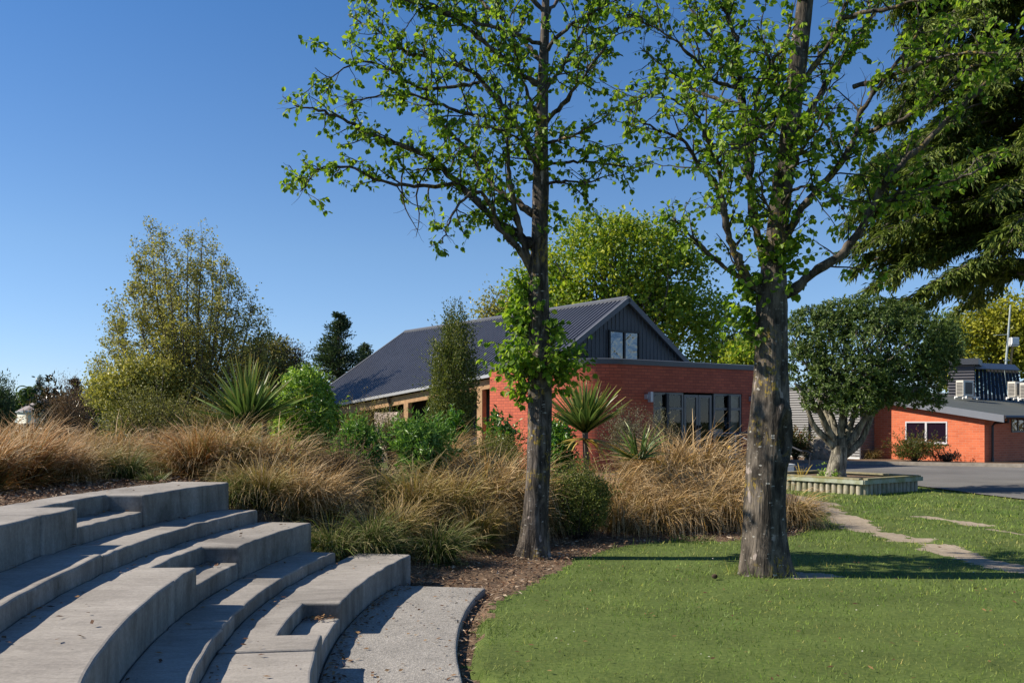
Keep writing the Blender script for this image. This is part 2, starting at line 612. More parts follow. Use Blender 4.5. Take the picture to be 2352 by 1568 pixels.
M['bronze_conifer'] = foliage("bronze_conifer", [(0, (0.03, 0.024, 0.022)), (0.5, (0.06, 0.048, 0.042)), (1, (0.10, 0.078, 0.065))], 0.6, 0.12, 0.25)
M['wiry'] = foliage("wiry_shrub_leaf", [(0, (0.078, 0.061, 0.021)), (0.5, (0.199, 0.155, 0.048)), (1, (0.362, 0.284, 0.103))], 0.55, 0.2, 0.3)
M['wiry_olive'] = foliage("wiry_olive_leaf", [(0, (0.064, 0.064, 0.018)), (0.5, (0.166, 0.166, 0.040)), (1, (0.331, 0.304, 0.092))], 0.55, 0.2, 0.3)
M['wiry_grey'] = foliage("grey_shrub_leaf", [(0, (0.069, 0.067, 0.040)), (0.5, (0.149, 0.144, 0.086)), (1, (0.276, 0.259, 0.161))], 0.55, 0.2, 0.3)
M['dry'] = foliage("dry_shrub", [(0, (0.100, 0.062, 0.031)), (0.5, (0.225, 0.147, 0.075)), (1, (0.375, 0.263, 0.150))], 0.7, 0.15, 0.2, (1.1, 1.0, 0.8))
M['dense'] = foliage("dense_shrub_leaf", [(0, (0.046, 0.066, 0.013)), (0.5, (0.108, 0.146, 0.026)), (1, (0.252, 0.254, 0.058))], 0.5, 0.2, 0.3)
M['lime'] = foliage("lime_shrub_leaf", [(0, (0.069, 0.148, 0.019)), (0.5, (0.196, 0.322, 0.045)), (1, (0.431, 0.557, 0.112))], 0.4, 0.3, 0.45)
M['hebe'] = foliage("hebe_leaf", [(0, (0.056, 0.138, 0.029)), (0.5, (0.123, 0.248, 0.048)), (1, (0.269, 0.405, 0.096))], 0.4, 0.25, 0.45)
M['glossy'] = foliage("glossy_leaf", [(0, (0.029, 0.089, 0.014)), (0.5, (0.078, 0.193, 0.022)), (1, (0.196, 0.338, 0.042))], 0.28, 0.22, 0.6)
M['magnolia'] = foliage("dark_magnolia_leaf", [(0, (0.018, 0.022, 0.010)), (0.85, (0.04, 0.042, 0.016)), (1, (0.06, 0.06, 0.025))], 0.22, 0.08, 0.8)
M['red_tip'] = foliage("red_tipped_leaf", [(0, (0.04, 0.065, 0.012)), (0.55, (0.10, 0.125, 0.022)), (0.8, (0.16, 0.10, 0.03)), (1, (0.25, 0.09, 0.04))], 0.5, 0.25, 0.3)
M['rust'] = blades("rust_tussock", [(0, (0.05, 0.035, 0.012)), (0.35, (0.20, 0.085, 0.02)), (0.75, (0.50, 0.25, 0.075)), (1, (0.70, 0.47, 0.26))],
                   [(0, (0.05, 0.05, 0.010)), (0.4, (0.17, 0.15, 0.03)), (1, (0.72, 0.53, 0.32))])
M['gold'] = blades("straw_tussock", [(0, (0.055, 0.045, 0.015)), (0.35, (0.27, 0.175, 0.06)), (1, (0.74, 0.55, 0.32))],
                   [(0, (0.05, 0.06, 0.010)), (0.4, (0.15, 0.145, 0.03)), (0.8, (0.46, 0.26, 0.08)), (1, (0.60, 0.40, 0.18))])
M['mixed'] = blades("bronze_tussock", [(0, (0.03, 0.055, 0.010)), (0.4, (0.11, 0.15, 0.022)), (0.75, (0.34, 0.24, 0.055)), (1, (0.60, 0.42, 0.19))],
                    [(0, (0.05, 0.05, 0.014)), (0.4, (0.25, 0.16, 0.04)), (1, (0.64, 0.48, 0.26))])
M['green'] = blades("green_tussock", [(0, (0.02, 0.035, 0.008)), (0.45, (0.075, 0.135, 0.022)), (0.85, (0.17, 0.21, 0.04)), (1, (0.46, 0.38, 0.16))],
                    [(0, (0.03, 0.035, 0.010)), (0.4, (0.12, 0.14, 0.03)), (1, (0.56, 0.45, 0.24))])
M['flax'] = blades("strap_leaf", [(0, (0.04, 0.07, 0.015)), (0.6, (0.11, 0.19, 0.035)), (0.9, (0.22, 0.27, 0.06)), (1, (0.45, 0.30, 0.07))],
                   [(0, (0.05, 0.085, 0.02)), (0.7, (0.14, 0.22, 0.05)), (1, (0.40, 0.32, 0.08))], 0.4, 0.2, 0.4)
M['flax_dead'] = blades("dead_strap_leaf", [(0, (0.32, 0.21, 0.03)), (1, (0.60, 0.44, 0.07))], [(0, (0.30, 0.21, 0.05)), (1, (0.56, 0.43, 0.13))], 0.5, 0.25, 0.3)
M['turf'] = mat_turf()
M['lawn'] = mat_soil("lawn_base", [(0.3, (0.05, 0.085, 0.016)), (0.7, (0.13, 0.165, 0.04))], 22)
M['mulch'] = mat_soil("mulch_soil", [(0.3, (0.05, 0.032, 0.02)), (0.5, (0.15, 0.10, 0.065)), (0.72, (0.30, 0.215, 0.14))], 26, bmp=0.9)
M['chip'] = foliage("bark_chips", [(0, (0.055, 0.03, 0.018)), (0.4, (0.17, 0.09, 0.05)), (0.75, (0.31, 0.21, 0.13)), (1, (0.46, 0.38, 0.29))], 0.85, 0.0, 0.2)
M['litter'] = foliage("dry_leaf_litter", [(0, (0.05, 0.025, 0.015)), (0.5, (0.14, 0.07, 0.035)), (1, (0.32, 0.19, 0.08))], 0.8, 0.05, 0.2)
M['dirt'] = mat_soil("worn_dirt", [(0.3, (0.24, 0.19, 0.135)), (0.7, (0.40, 0.335, 0.25))], 14, bmp=0.4)
M['field'] = mat_soil("field_ground", [(0.3, (0.05, 0.07, 0.02)), (0.7, (0.11, 0.13, 0.04))], 4)
M['asphalt'] = mat_soil("asphalt", [(0.3, (0.12, 0.115, 0.108)), (0.7, (0.20, 0.193, 0.182))], 60, 0.85, 0.3, 0.35)
M['kerb'] = plain("kerb_concrete", (0.33, 0.29, 0.24), 0.9, var=0.25, scale=4)
M['brick_red'] = mat_brick("red_brick", (0.50, 0.115, 0.058), (0.36, 0.075, 0.042), (0.22, 0.06, 0.04), 0.105, 0.30)
M['brick_orange'] = mat_brick("orange_brick", (0.64, 0.16, 0.065), (0.52, 0.115, 0.045), (0.58, 0.24, 0.15), 0.1, 0.30)
M['roof_dark'] = plain("charcoal_roof_steel", (0.085, 0.088, 0.105), 0.40, 0.0, var=0.1, scale=1.2, spec=0.5)
M['clad_dark'] = plain("charcoal_cladding", (0.062, 0.068, 0.080), 0.5, var=0.1, scale=1.5)
M['trim'] = plain("grey_flashing", (0.11, 0.115, 0.13), 0.45, var=0.08)
M['capping'] = plain("dark_capping", (0.075, 0.08, 0.09), 0.45, var=0.08)
M['gutter'] = plain("silver_gutter", (0.45, 0.45, 0.46), 0.4, 0.3, var=0.06)
M['timber'] = mat_wood("tan_timber", (0.30, 0.17, 0.08), (0.46, 0.28, 0.14), (3, 3, 3))
M['stone'] = mat_soil("rubble_stone", [(0.35, (0.16, 0.12, 0.10)), (0.5, (0.42, 0.33, 0.28)), (0.65, (0.60, 0.50, 0.43))], 9, bmp=1.0)
M['frame_grey'] = plain("grey_joinery", (0.17, 0.165, 0.155), 0.5, var=0.06)
M['frame_dark'] = plain("black_joinery", (0.018, 0.018, 0.02), 0.5, var=0.1)
M['frame_silver'] = plain("silver_joinery", (0.62, 0.60, 0.63), 0.4, 0.2, var=0.05)
M['glass'] = mat_glass("clear_glass", (0.55, 0.6, 0.62), 0.02)
M['glass_gable'] = mat_glass("wavy_glass", refl=0.13, wavy=0.35, dark=(0.02, 0.02, 0.022))
M['glass_dark'] = mat_glass("dark_glass", refl=0.05, wavy=0.1, dark=(0.014, 0.008, 0.018))
M['glass_roof'] = mat_glass("roof_glazing", (0.62, 0.66, 0.62), 0.12, 0.2)
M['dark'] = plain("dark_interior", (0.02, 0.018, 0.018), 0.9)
M['inside'] = plain("interior_paint", (0.05, 0.047, 0.045), 0.9)
M['curtain'] = plain("pale_curtain", (0.55, 0.52, 0.48), 0.9, var=0.2, scale=6)
M['white'] = plain("white_paint", (0.75, 0.75, 0.73), 0.5, var=0.05)
M['lamp_metal'] = plain("brushed_lamp_metal", (0.42, 0.43, 0.46), 0.4, 0.4, var=0.05)
M['corr'] = plain("grey_corrugated_steel", (0.17, 0.17, 0.172), 0.45, 0.1, var=0.06, scale=1)
M['corr_dark'] = plain("dark_corrugated_steel", (0.115, 0.11, 0.12), 0.5, 0.1, var=0.06, scale=1)
M['membrane'] = plain("green_grey_roofing", (0.072, 0.08, 0.072), 0.8, var=0.12, scale=0.8)
M['fascia'] = plain("slate_fascia", (0.155, 0.17, 0.20), 0.5, var=0.06)
M['black_steel'] = plain("black_steel", (0.025, 0.025, 0.028), 0.4, 0.2)
M['rail'] = plain("galvanised_rail", (0.30, 0.31, 0.34), 0.35, 0.6)
M['ac'] = plain("ivory_casing", (0.62, 0.58, 0.50), 0.5, var=0.04)
M['fan'] = plain("dark_fan_guard", (0.06, 0.055, 0.05), 0.6)
M['log'] = mat_wood("round_pine_log", (0.24, 0.21, 0.15), (0.40, 0.365, 0.28), (9, 9, 2.5), (0.19, 0.19, 0.10))
M['cap_board'] = mat_wood("mossy_cap_board", (0.16, 0.145, 0.08), (0.30, 0.27, 0.17), (2.5, 9, 9), (0.20, 0.16, 0.03))
M['face_board'] = mat_wood("grey_green_board", (0.26, 0.285, 0.21), (0.36, 0.385, 0.30), (2.5, 9, 9), (0.20, 0.21, 0.09))
M['rock'] = plain("weathered_rock", (0.22, 0.19, 0.145), 0.95, var=0.55, scale=5, bmp=1.0)
M['cream'] = plain("cream_weatherboard", (0.62, 0.60, 0.50), 0.6, var=0.05)
M['house_roof'] = plain("brown_grey_roof", (0.20, 0.165, 0.15), 0.7, var=0.2, scale=4)
M['rustpole'] = plain("rusty_pole", (0.45, 0.27, 0.10), 0.7, var=0.3, scale=5)
M['galv'] = plain("galvanised_pole", (0.42, 0.47, 0.46), 0.45, 0.4)
M['skin'] = plain("skin", (0.42, 0.26, 0.19), 0.55, var=0.05)
M['shirt'] = plain("pale_blue_shirt", (0.42, 0.52, 0.66), 0.85, var=0.06)
M['trouser'] = plain("dark_trousers", (0.03, 0.03, 0.04), 0.9)
M['hair'] = plain("dark_hair", (0.02, 0.014, 0.01), 0.6)
M['cone'] = plain("pine_cone_scales", (0.07, 0.045, 0.03), 0.85, var=0.4, scale=30)
M['yellow'] = plain("yellow_cap", (0.75, 0.42, 0.02), 0.5, var=0.05)
M['petal'] = foliage("white_petals", [(0, (0.45, 0.42, 0.30)), (1, (0.68, 0.66, 0.56))], 0.7, 0.2, 0.2, (1, 1, 1))

# ------------------------------------------------------------------ terrain
AC = np.array([11.6, 8.1])          # the seats are arcs about this point on the lawn


def pol(r, a, z):
    return (AC[0] - r * math.cos(a), AC[1] + r * math.sin(a), z)


EDGE_PX = [(1095, 1900), (1080, 1700), (1076, 1566), (1080, 1517), (1090, 1470), (1104, 1426), (1125, 1401), (1150, 1380), (1190, 1364), (1230, 1338),
           (1270, 1316), (1331, 1281), (1367, 1273), (1404, 1258), (1453, 1249), (1556, 1241), (1690, 1243), (1796, 1234), (1872, 1215), (1896, 1210), (1850, 1192), (1836, 1160), (1800, 1135)]
EDGE = np.array([gnd(*p) for p in EDGE_PX])
BED = np.vstack([EDGE, [[5.2, 31.0], [2.0, 33.0], [-6, 40], [-30, 40], [-30, 2], [-1.0, 2]]])


def in_poly(P, poly):
    x, y = P[..., 0], P[..., 1]
    inside = np.zeros(x.shape, bool)
    j = len(poly) - 1
    for i in range(len(poly)):
        xi, yi = poly[i]
        xj, yj = poly[j]
        c = ((yi > y) != (yj > y)) & (x < (xj - xi) * (y - yi) / (yj - yi + 1e-12) + xi)
        inside ^= c
        j = i
    return inside


def poly_dist(P, line):
    d = np.full(P.shape[:-1], 1e9)
    for a, b in zip(line[:-1], line[1:]):
        ab = b - a
        t = np.clip(((P - a) @ ab) / (ab @ ab), 0, 1)
        d = np.minimum(d, np.linalg.norm(P - (a + t[..., None] * ab), axis=-1))
    return d


def sstep(x):
    x = np.clip(x, 0, 1)
    return x * x * (3 - 2 * x)


def terrain(x, y):
    x = np.asarray(x, float)
    y = np.asarray(y, float)
    dx, dy = AC[0] - x, y - AC[1]
    r = np.hypot(dx, dy)
    a = np.arctan2(dy, dx)
    ka = [-3.2, 0.2, 0.3, 0.45, 0.7, 1.0, 1.3, 3.2]
    rf = np.interp(a, ka, [12.95, 12.95, 12.75, 12.2, 11.5, 11.0, 10.6, 10.6])
    mh = np.interp(a, ka, [1.03, 1.03, 1.0, 0.95, 0.75, 0.4, 0.0, 0.0])
    z = mh * sstep((r - rf) / 3.4 * 0.85 + 0.04) * (r > rf - 0.15)
    lin = 1.03 * np.clip((r - 12.95) / 2.75, 0, 1)
    w = np.clip((0.30 - a) / 0.1, 0, 1)
    z = z * (1 - w) + lin * w
    z = z * (1 - sstep((r - 21) / 8.0))
    under = (a < 0.212) & (r > 12.9) & (r < 15.66)     # keep clear of the concrete
    z = np.where(under, np.minimum(z, lin) - 0.16, z)
    under2 = (a < 0.24) & (r > 11.9) & (r <= 12.95)
    z = np.where(under2, -0.05, z)
    return z


TRACK = [np.array([gnd(*p) for p in L]) for L in (
    [(1838, 1158), (1893, 1173), (1944, 1194), (1988, 1213), (2030, 1227), (2063, 1237), (2115, 1240)],
    [(2150, 1252), (2200, 1268), (2234, 1284), (2302, 1301), (2420, 1322)],
    [(2125, 1187), (2200, 1197), (2244, 1206)], [(2275, 1214), (2345, 1226)])]
TW = [0.22, 0.20, 0.11, 0.08]


def fbm(P, s, seed=0):
    """cheap value noise on an array of points"""
    out = np.zeros(P.shape[:-1])
    amp = 1.0
    rng = np.random.default_rng(seed)
    for o in range(4):
        g = rng.random((64, 64))
        q = P * s * (2 ** o) + 17.3 * o
        i = np.floor(q).astype(int)
        f = q - i
        f = f * f * (3 - 2 * f)
        i0, i1 = i[..., 0] % 64, i[..., 1] % 64
        j0, j1 = (i0 + 1) % 64, (i1 + 1) % 64
        v = (g[i0, i1] * (1 - f[..., 0]) + g[j0, i1] * f[..., 0]) * (1 - f[..., 1]) + (g[i0, j1] * (1 - f[..., 0]) + g[j0, j1] * f[..., 0]) * f[..., 1]
        out += amp * v
        amp *= 0.5
    return out / 1.875


R_BASE = gnd(1757, 1318)
L_BASE = gnd(1228, 1280)


def worn(P):
    n = fbm(P, 2.2, 5)
    w = np.zeros(P.shape[:-1])
    for L, tw in zip(TRACK, TW):
        d = poly_dist(P, L)
        w = np.maximum(w, (1.25 - d / tw) - (n - 0.5) * 3.4)
    d = np.linalg.norm((P - (R_BASE + [0.35, -0.12])) / [0.85, 0.5], axis=-1)
    w = np.maximum(w, 0.55 - d / 0.6 - (n - 0.5) * 1.8)
    d = np.linalg.norm((P - (R_BASE + [-0.65, 0.15])) / [1.2, 0.8], axis=-1)
    w = np.maximum(w, 0.55 - d / 0.3 - (n - 0.5) * 1.8)
    w = np.maximum(w, (0.14 - n) * 8)
    return w


# road and lawn edge
ROAD = np.array([[10.95, 26.0], [11.15, 23.0], [11.6, 20.5], [13.0, 18.0], [30, 12], [60, 12], [60, 21.0], [19.2, 36.3], [15.4, 38.5], [11.4, 40.4], [4.5, 44.0], [3.0, 41], [7.6, 34.0], [6.8, 29.5]])

X0, X1, Y0, Y1, CS = -9.0, 17.0, 3.0, 36.0, 0.075
gx = np.arange(X0, X1 + CS / 2, CS)
gy = np.arange(Y0, Y1 + CS / 2, CS)
GX, GY = np.meshgrid(gx, gy)
GZ = terrain(GX, GY)
GP = np.stack([GX, GY], -1)
GZ = GZ + (fbm(GP, 1.1, 3) - 0.5) * 0.05 * np.where(in_poly(GP, BED), 1.0, 0.35)
nx, ny = len(gx), len(gy)
cc = np.stack([(GX[:-1, :-1] + GX[1:, 1:]) / 2, (GY[:-1, :-1] + GY[1:, 1:]) / 2], -1)
jit = np.stack([fbm(cc, 3.0, 8) - 0.5, fbm(cc, 3.0, 9) - 0.5], -1) * 0.35
bedm = in_poly(cc + jit, BED)
wornm = (~bedm) & (worn(cc) > 0)
ii = np.arange(ny - 1)[:, None] * nx + np.arange(nx - 1)[None, :]
Q = np.stack([ii, ii + 1, ii + nx + 1, ii + nx], -1)
GV = np.stack([GX, GY, GZ], -1).reshape(-1, 3)


def sub_sheet(name, mask, mat):
    f = Q[mask]
    u, inv = np.unique(f.ravel(), return_inverse=True)
    return tag(build(name, GV[u], [inv.reshape(-1, 4)], mat, smooth=True), kind='structure')


sub_sheet("lawn", ~bedm & ~wornm, M['lawn'])
sub_sheet("mulch_bed", bedm, M['mulch'])
sub_sheet("worn_track", wornm, M['dirt'])
# the rest of the ground, out to the horizon (a frame round the detailed sheet)
B = 4000
fr = [(-B, -300), (B, -300), (B, B), (-B, B), (X0, Y0), (X1, Y0), (X1, Y1), (X0, Y1)]
zz = [-0.02] * 4 + [float(terrain(*p)) for p in fr[4:]]
# left edge of the sheet is raised, so give the frame a strip of slopes there
gl = []
MBG = MB()
ylist = np.linspace(Y0, Y1, 34)
left = np.array([[X0 + 0.1, y, float(terrain(X0, y)) - 0.03] for y in ylist])
lout = np.array([[X0 - 8, y, float(terrain(X0 - 8, y)) * 0.9] for y in ylist])
lfar = np.array([[X0 - 22, y, -0.02] for y in ylist])
for A_, B_ in ((left, lout), (lout, lfar)):
    V = np.vstack([A_, B_])
    n = len(ylist)
    MBG.add(V, [np.array([[i, i + 1, n + i + 1, n + i] for i in range(n - 1)])])
V = np.array([(-B, -300, -.02), (B, -300, -.02), (B, Y0, -.02), (-B, Y0, -.02), (X1, Y0, -.02), (B, Y1, -.02), (X1, Y1, -.02), (-B, Y1, -.02), (-B, B, -.02), (B, B, -.02), (X0 - 22, Y0, -.02), (X0 - 22, Y1, -.02)], float)
MBG.add(V, [[0, 1, 2, 3], [4, 2, 5, 6], [3, 10, 11, 7], [7, 5, 9, 8]])
tag(MBG.build("ground", M['field']), kind='structure')

road = build("road", np.array([[x, y, 0.012 + 0.006 * math.sin(i)] for i, (x, y) in enumerate(ROAD)]), [list(range(len(ROAD)))[::1]], M['asphalt'])
tag(road, kind='structure')
# make sure it faces up
bm = bmesh.new(); bm.from_mesh(road.data)
for v in bm.verts: v.co.z = 0.03
bmesh.ops.recalc_face_normals(bm, faces=bm.faces)
for f in bm.faces:
    if f.normal.z < 0: f.normal_flip()
bmesh.ops.triangulate(bm, faces=bm.faces)
bm.to_mesh(road.data); bm.free()
# kerb and garden strip at the far side of the road
kl = np.array([[3.6, 44.2], [11.4, 40.4], [15.4, 38.5], [19.2, 36.35], [30, 31.0]])
mb = MB()
for a, b in zip(kl[:-1], kl[1:]):
    d = (b - a) / np.linalg.norm(b - a)
    c = (a + b) / 2 + np.array([-d[1], d[0]]) * 0.09
    mb.box((c[0], c[1], 0.06), (np.linalg.norm(b - a) - 0.006, 0.18, 0.20), d=d)
tag(mb.build("kerb", M['kerb']), kind='structure')
strip = np.vstack([kl + [0.1, 0.2], [[34, 33], [34, 60], [3.6, 60]]])
sb = build("garden_strip", np.array([[x, y, 0.09] for x, y in strip]), [list(range(len(strip)))], M['mulch'])
tag(sb, kind='structure')

# ------------------------------------------------------------------ concrete seats, steps, path
def ring_block(mb, r0, r1, a0, a1, z0, z1, notch=None, seed=0):
    """arc block with an optional notch (r_back, n0, n1) cut into its front"""
    rng = np.random.default_rng(seed)
    rm = notch[0] if notch else (r0 + r1) / 2
    n = max(2, int((a1 - a0) * r1 / 0.09))
    A = list(np.linspace(a0, a1, n + 1))
    if notch:
        A = sorted([a for a in A if abs(a - notch[1]) > 0.004 and abs(a - notch[2]) > 0.004] + [notch[1], notch[2]])
    A = np.array(A)
    wob = 0.0028 * np.interp(A, np.linspace(a0, a1, 26), rng.normal(size=26))
    wz = 0.004 * np.interp(A, np.linspace(a0, a1, 30), rng.normal(size=30))
    bm_ = bmesh.new()
    def P(r, i, z): return bm_.verts.new(pol(r, A[i], z))
    m = len(A)
    rows = {}
    for key, r in (('f', r0), ('m', rm), ('b', r1)):
        for lv, z in (('t', z1), ('o', z0)):
            rows[key + lv] = [P(r + (wob[i] if key == 'f' else 0), i, z + (wz[i] if lv == 't' else 0)) for i in range(m)]
    def quad(a, b, c, d):
        bm_.faces.new((a, b, c, d))
    for i in range(m - 1):
        inn = notch and A[i] >= notch[1] - 1e-6 and A[i + 1] <= notch[2] + 1e-6
        quad(rows['mt'][i], rows['mt'][i + 1], rows['bt'][i + 1], rows['bt'][i])
        quad(rows['bo'][i], rows['bo'][i + 1], rows['bt'][i + 1], rows['bt'][i])
        if inn:
            quad(rows['mo'][i], rows['mo'][i + 1], rows['mt'][i + 1], rows['mt'][i])
        else:
            quad(rows['ft'][i], rows['ft'][i + 1], rows['mt'][i + 1], rows['mt'][i])
            quad(rows['fo'][i], rows['fo'][i + 1], rows['ft'][i + 1], rows['ft'][i])
    for i in (0, m - 1):
        quad(rows['fo'][i], rows['mo'][i], rows['mt'][i], rows['ft'][i])
        quad(rows['mo'][i], rows['bo'][i], rows['bt'][i], rows['mt'][i])
    if notch:
        for na in (notch[1], notch[2]):
            i = int(np.argmin(abs(A - na)))
            quad(rows['fo'][i], rows['mo'][i], rows['mt'][i], rows['ft'][i])
    bmesh.ops.recalc_face_normals(bm_, faces=bm_.faces)
    ed = [e for e in bm_.edges if len(e.link_faces) == 2 and e.calc_face_angle(0) > 0.9]
    bmesh.ops.bevel(bm_, geom=ed, offset=0.022, offset_type='OFFSET', segments=3, profile=0.5, affect='EDGES', clamp_overlap=True)
    bm_.verts.index_update()
    mb.add([v.co[:] for v in bm_.verts], [[v.index for v in f.verts] for f in bm_.faces])
    bm_.free()


AL = -0.62


def seat(name, label, segs, r0, r1, z0, z1, notch=None, floor=None, seed=0):
    mb = MB()
    for k, (a0, a1) in enumerate(segs):
        nt_ = notch if notch and a0 < notch[1] < a1 else None
        ring_block(mb, r0, r1, a0, a1, z0, z1, nt_, seed + k)
    if notch:
        ring_block(mb, r0 + 0.004, notch[0], notch[1] + 0.0003, notch[2] - 0.0003, z0, floor, None, seed + 9)
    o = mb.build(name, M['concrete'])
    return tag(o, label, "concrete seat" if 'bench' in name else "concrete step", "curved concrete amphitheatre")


seat("concrete_bench", "lowest curved concrete seat, beside the grey path, notched by a step", [(AL, -0.1405), (-0.1400, 0.207)], 13.0, 13.63, -0.15, 0.27, (13.3, -0.102, -0.015), 0.155, 1)
seat("concrete_step", "lower curved concrete step between the lowest and the middle seat", [(AL, -0.1205), (-0.12, 0.157)], 13.63, 14.0, -0.1, 0.375, seed=20)
seat("concrete_bench", "middle curved concrete seat with a cut-out step, ending in front of tussocks", [(AL, -0.1005), (-0.1, 0.176)], 14.0, 14.6, -0.1, 0.655, (14.33, -0.058, 0.029), 0.51, 40)
seat("concrete_step", "upper curved concrete step below the topmost seat", [(AL, -0.0755), (-0.075, 0.172)], 14.6, 15.02, -0.1, 0.785, seed=60)
seat("concrete_bench", "topmost curved concrete seat against the mulch bank and rusty grass", [(AL, -0.0775), (-0.077, 0.183)], 15.02, 15.72, -0.1, 1.075, (15.37, -0.033, 0.055), 0.92, 80)
mb = MB()
ring_block(mb, 12.04, 12.995, AL, 0.165, -0.12, 0.02, None, 99)
tag(mb.build("path", M['aggregate']), kind='structure')

# bark chips over the mulch, dry leaves on path and seats
rng = np.random.default_rng(11)


def flat_scatter(name, P, L, W, mat, rng, tilt=0.35, shape='diamond', lift=0.01):
    n = len(P)
    az = rng.uniform(0, 2 * np.pi, n)
    D = np.stack([np.cos(az), np.sin(az), rng.normal(0, tilt * 0.5, n)], -1)
    N = unit(np.stack([rng.normal(0, tilt, n), rng.normal(0, tilt, n), np.ones(n)], -1))
    V, F, k = leaf_mesh(P + [0, 0, lift], D, N, L, W, shape, fold=rng.choice([0.0, 0.15]), curl=0.05)
    return tag(build(name, V, F, mat, attrs={'rnd': np.repeat(rng.random(n), k)}), kind='stuff')


n = 90000
P2 = np.stack([rng.uniform(-7.5, 6.2, n), rng.uniform(4.0, 18.0, n)], -1)
keep = in_poly(P2, BED)
r_ = np.hypot(AC[0] - P2[:, 0], P2[:, 1] - AC[1])
a_ = np.arctan2(P2[:, 1] - AC[1], AC[0] - P2[:, 0])
keep &= ~((a_ < 0.215) & (r_ > 12.98) & (r_ < 15.72)) & ~((a_ < 0.168) & (r_ > 12.03) & (r_ < 13.02))
P2 = P2[keep]
P3 = np.column_stack([P2, terrain(P2[:, 0], P2[:, 1]) + 0.012 + rng.uniform(0, 0.02, len(P2))])
s_ = rng.uniform(0.025, 0.075, len(P3))
flat_scatter("bark_mulch", P3, s_, s_ * rng.uniform(0.2, 0.45, len(P3)), M['chip'], rng, 0.5)

pts = []
for k in range(420):     # along the foot of the lowest seat
    a = rng.uniform(-0.35, 0.16)
    r = 12.995 - abs(rng.normal(0, 0.09)) - 0.02
    pts.append(pol(r, a, 0.028))
for k in range(170):
    a = rng.uniform(-0.3, 0.16)
    pts.append(pol(rng.uniform(12.06, 12.95), a, 0.028))
for r0, z, cnt in ((13.6, .277, 70), (13.97, .383, 30), (14.58, .663, 60), (15.0, .793, 30), (13.28, .163, 60), (14.32, .52, 26), (15.36, .93, 20)):
    for k in range(cnt):
        if z in (.163,): a = rng.uniform(-.03, -.018)
        elif z == .52: a = rng.uniform(0.005, .026)
        elif z == .93: a = rng.uniform(0.02, .052)
        else: a = rng.uniform(-0.3, 0.15)
        pts.append(pol(r0 - abs(rng.normal(0, 0.05 if r0 not in (13.28, 14.32, 15.36) else 0.1)) - 0.02, a, z))
for k in range(60):
    j = rng.integers(3)
    pts.append(pol(rng.uniform([13.05, 14.05, 15.1][j], [13.55, 14.5, 15.65][j]), rng.uniform(-.25, -.11) if rng.random() < .5 else rng.uniform(0.06, .15), [.277, .663, 1.083][j]))
pts = np.array(pts)
sz = rng.uniform(0.02, 0.055, len(pts))
flat_scatter("fallen_leaves", pts, sz, sz * 0.5, M['litter'], rng, 0.3)

# ------------------------------------------------------------------ lawn grass
rng = np.random.default_rng(21)
YY = np.linspace(4.3, 34, 300)
dens = 3000 * (6 / YY) ** 1.45
PB = []
for y, d in zip(YY, dens):
    dy = YY[1] - YY[0]
    w = 1.25 * y + 2.0
    k = int(d * dy * w)
    x = rng.uniform(-0.58 * y - 1, 0.62 * y + 1, k)
    PB.append(np.stack([x, y + rng.uniform(0, dy, k)], -1))
PB = np.concatenate(PB)
PB = PB[(PB[:, 0] > -1.2) & (PB[:, 0] < 16)]
jb = np.stack([fbm(PB, 3.0, 8) - 0.5, fbm(PB, 3.0, 9) - 0.5], -1) * 0.35
ok = ~in_poly(PB + jb, BED) & ~in_poly(PB, ROAD)
wv = worn(PB)
ok &= (wv < rng.uniform(-0.25, 0.12, len(PB)))
PB = PB[ok]
n = len(PB)
dist = PB[:, 1]
lush = fbm(PB, 1.4, 31)
h = rng.uniform(0.012, 0.032, n) * (0.35 + 1.35 * lush) * np.clip(dist / 9, 1.0, 1.8)
# longer tufts against the trunks and along the edge of the bed
dr = np.linalg.norm(PB - R_BASE, axis=1)
h *= 1 + 2.2 * np.exp(-((dr - 0.34) / 0.12) ** 2)
de = poly_dist(PB, EDGE)
h *= 1 + 1.1 * np.exp(-(de / 0.14) ** 2) * (fbm(PB, 1.7, 77) > 0.5)
w = 0.0048 * np.clip(dist / 6.0, 1, 4) * rng.uniform(0.7, 1.3, n)
az = rng.uniform(0, 2 * np.pi, n)
lean = rng.uniform(0.2, 1.3, n)
D = np.stack([np.cos(az) * np.sin(lean), np.sin(az) * np.sin(lean), np.cos(lean)], -1)
az2 = rng.uniform(0, np.pi, n)
S = np.stack([np.cos(az2), np.sin(az2), np.zeros(n)], -1)
P = np.column_stack([PB, terrain(PB[:, 0], PB[:, 1]) - 0.004])
hh = h * 1.5
V = np.stack([P - S * w[:, None] / 2, P + S * w[:, None] / 2, P + D * hh[:, None]], 1).reshape(-1, 3)
F = np.arange(3 * n).reshape(-1, 3)
tag(build("lawn_grass", V, [F], M['turf'], attrs={'rnd': np.repeat(rng.random(n), 3)}), kind='stuff')
# white petals and brown leaves lying on the lawn
k = 170
PL = np.stack([rng.uniform(-1, 9, k), rng.uniform(5.3, 17, k)], -1)
PL = PL[~in_poly(PL, BED)]
sz = rng.uniform(0.008, 0.022, len(PL))
flat_scatter("fallen_petals", np.column_stack([PL, np.full(len(PL), 0.035)]), sz, sz * 0.8, M['petal'], rng, 0.3, 'round', 0.0)
k = 420
PL = np.stack([rng.uniform(0, 9, k), rng.uniform(5.3, 14, k)], -1)
PL = PL[~in_poly(PL, BED)]
sz = rng.uniform(0.03, 0.07, len(PL))
flat_scatter("brown_leaf_litter", np.column_stack([PL, np.full(len(PL), 0.03)]), sz, sz * 0.35, M['litter'], rng, 0.25, 'diamond', 0.0)
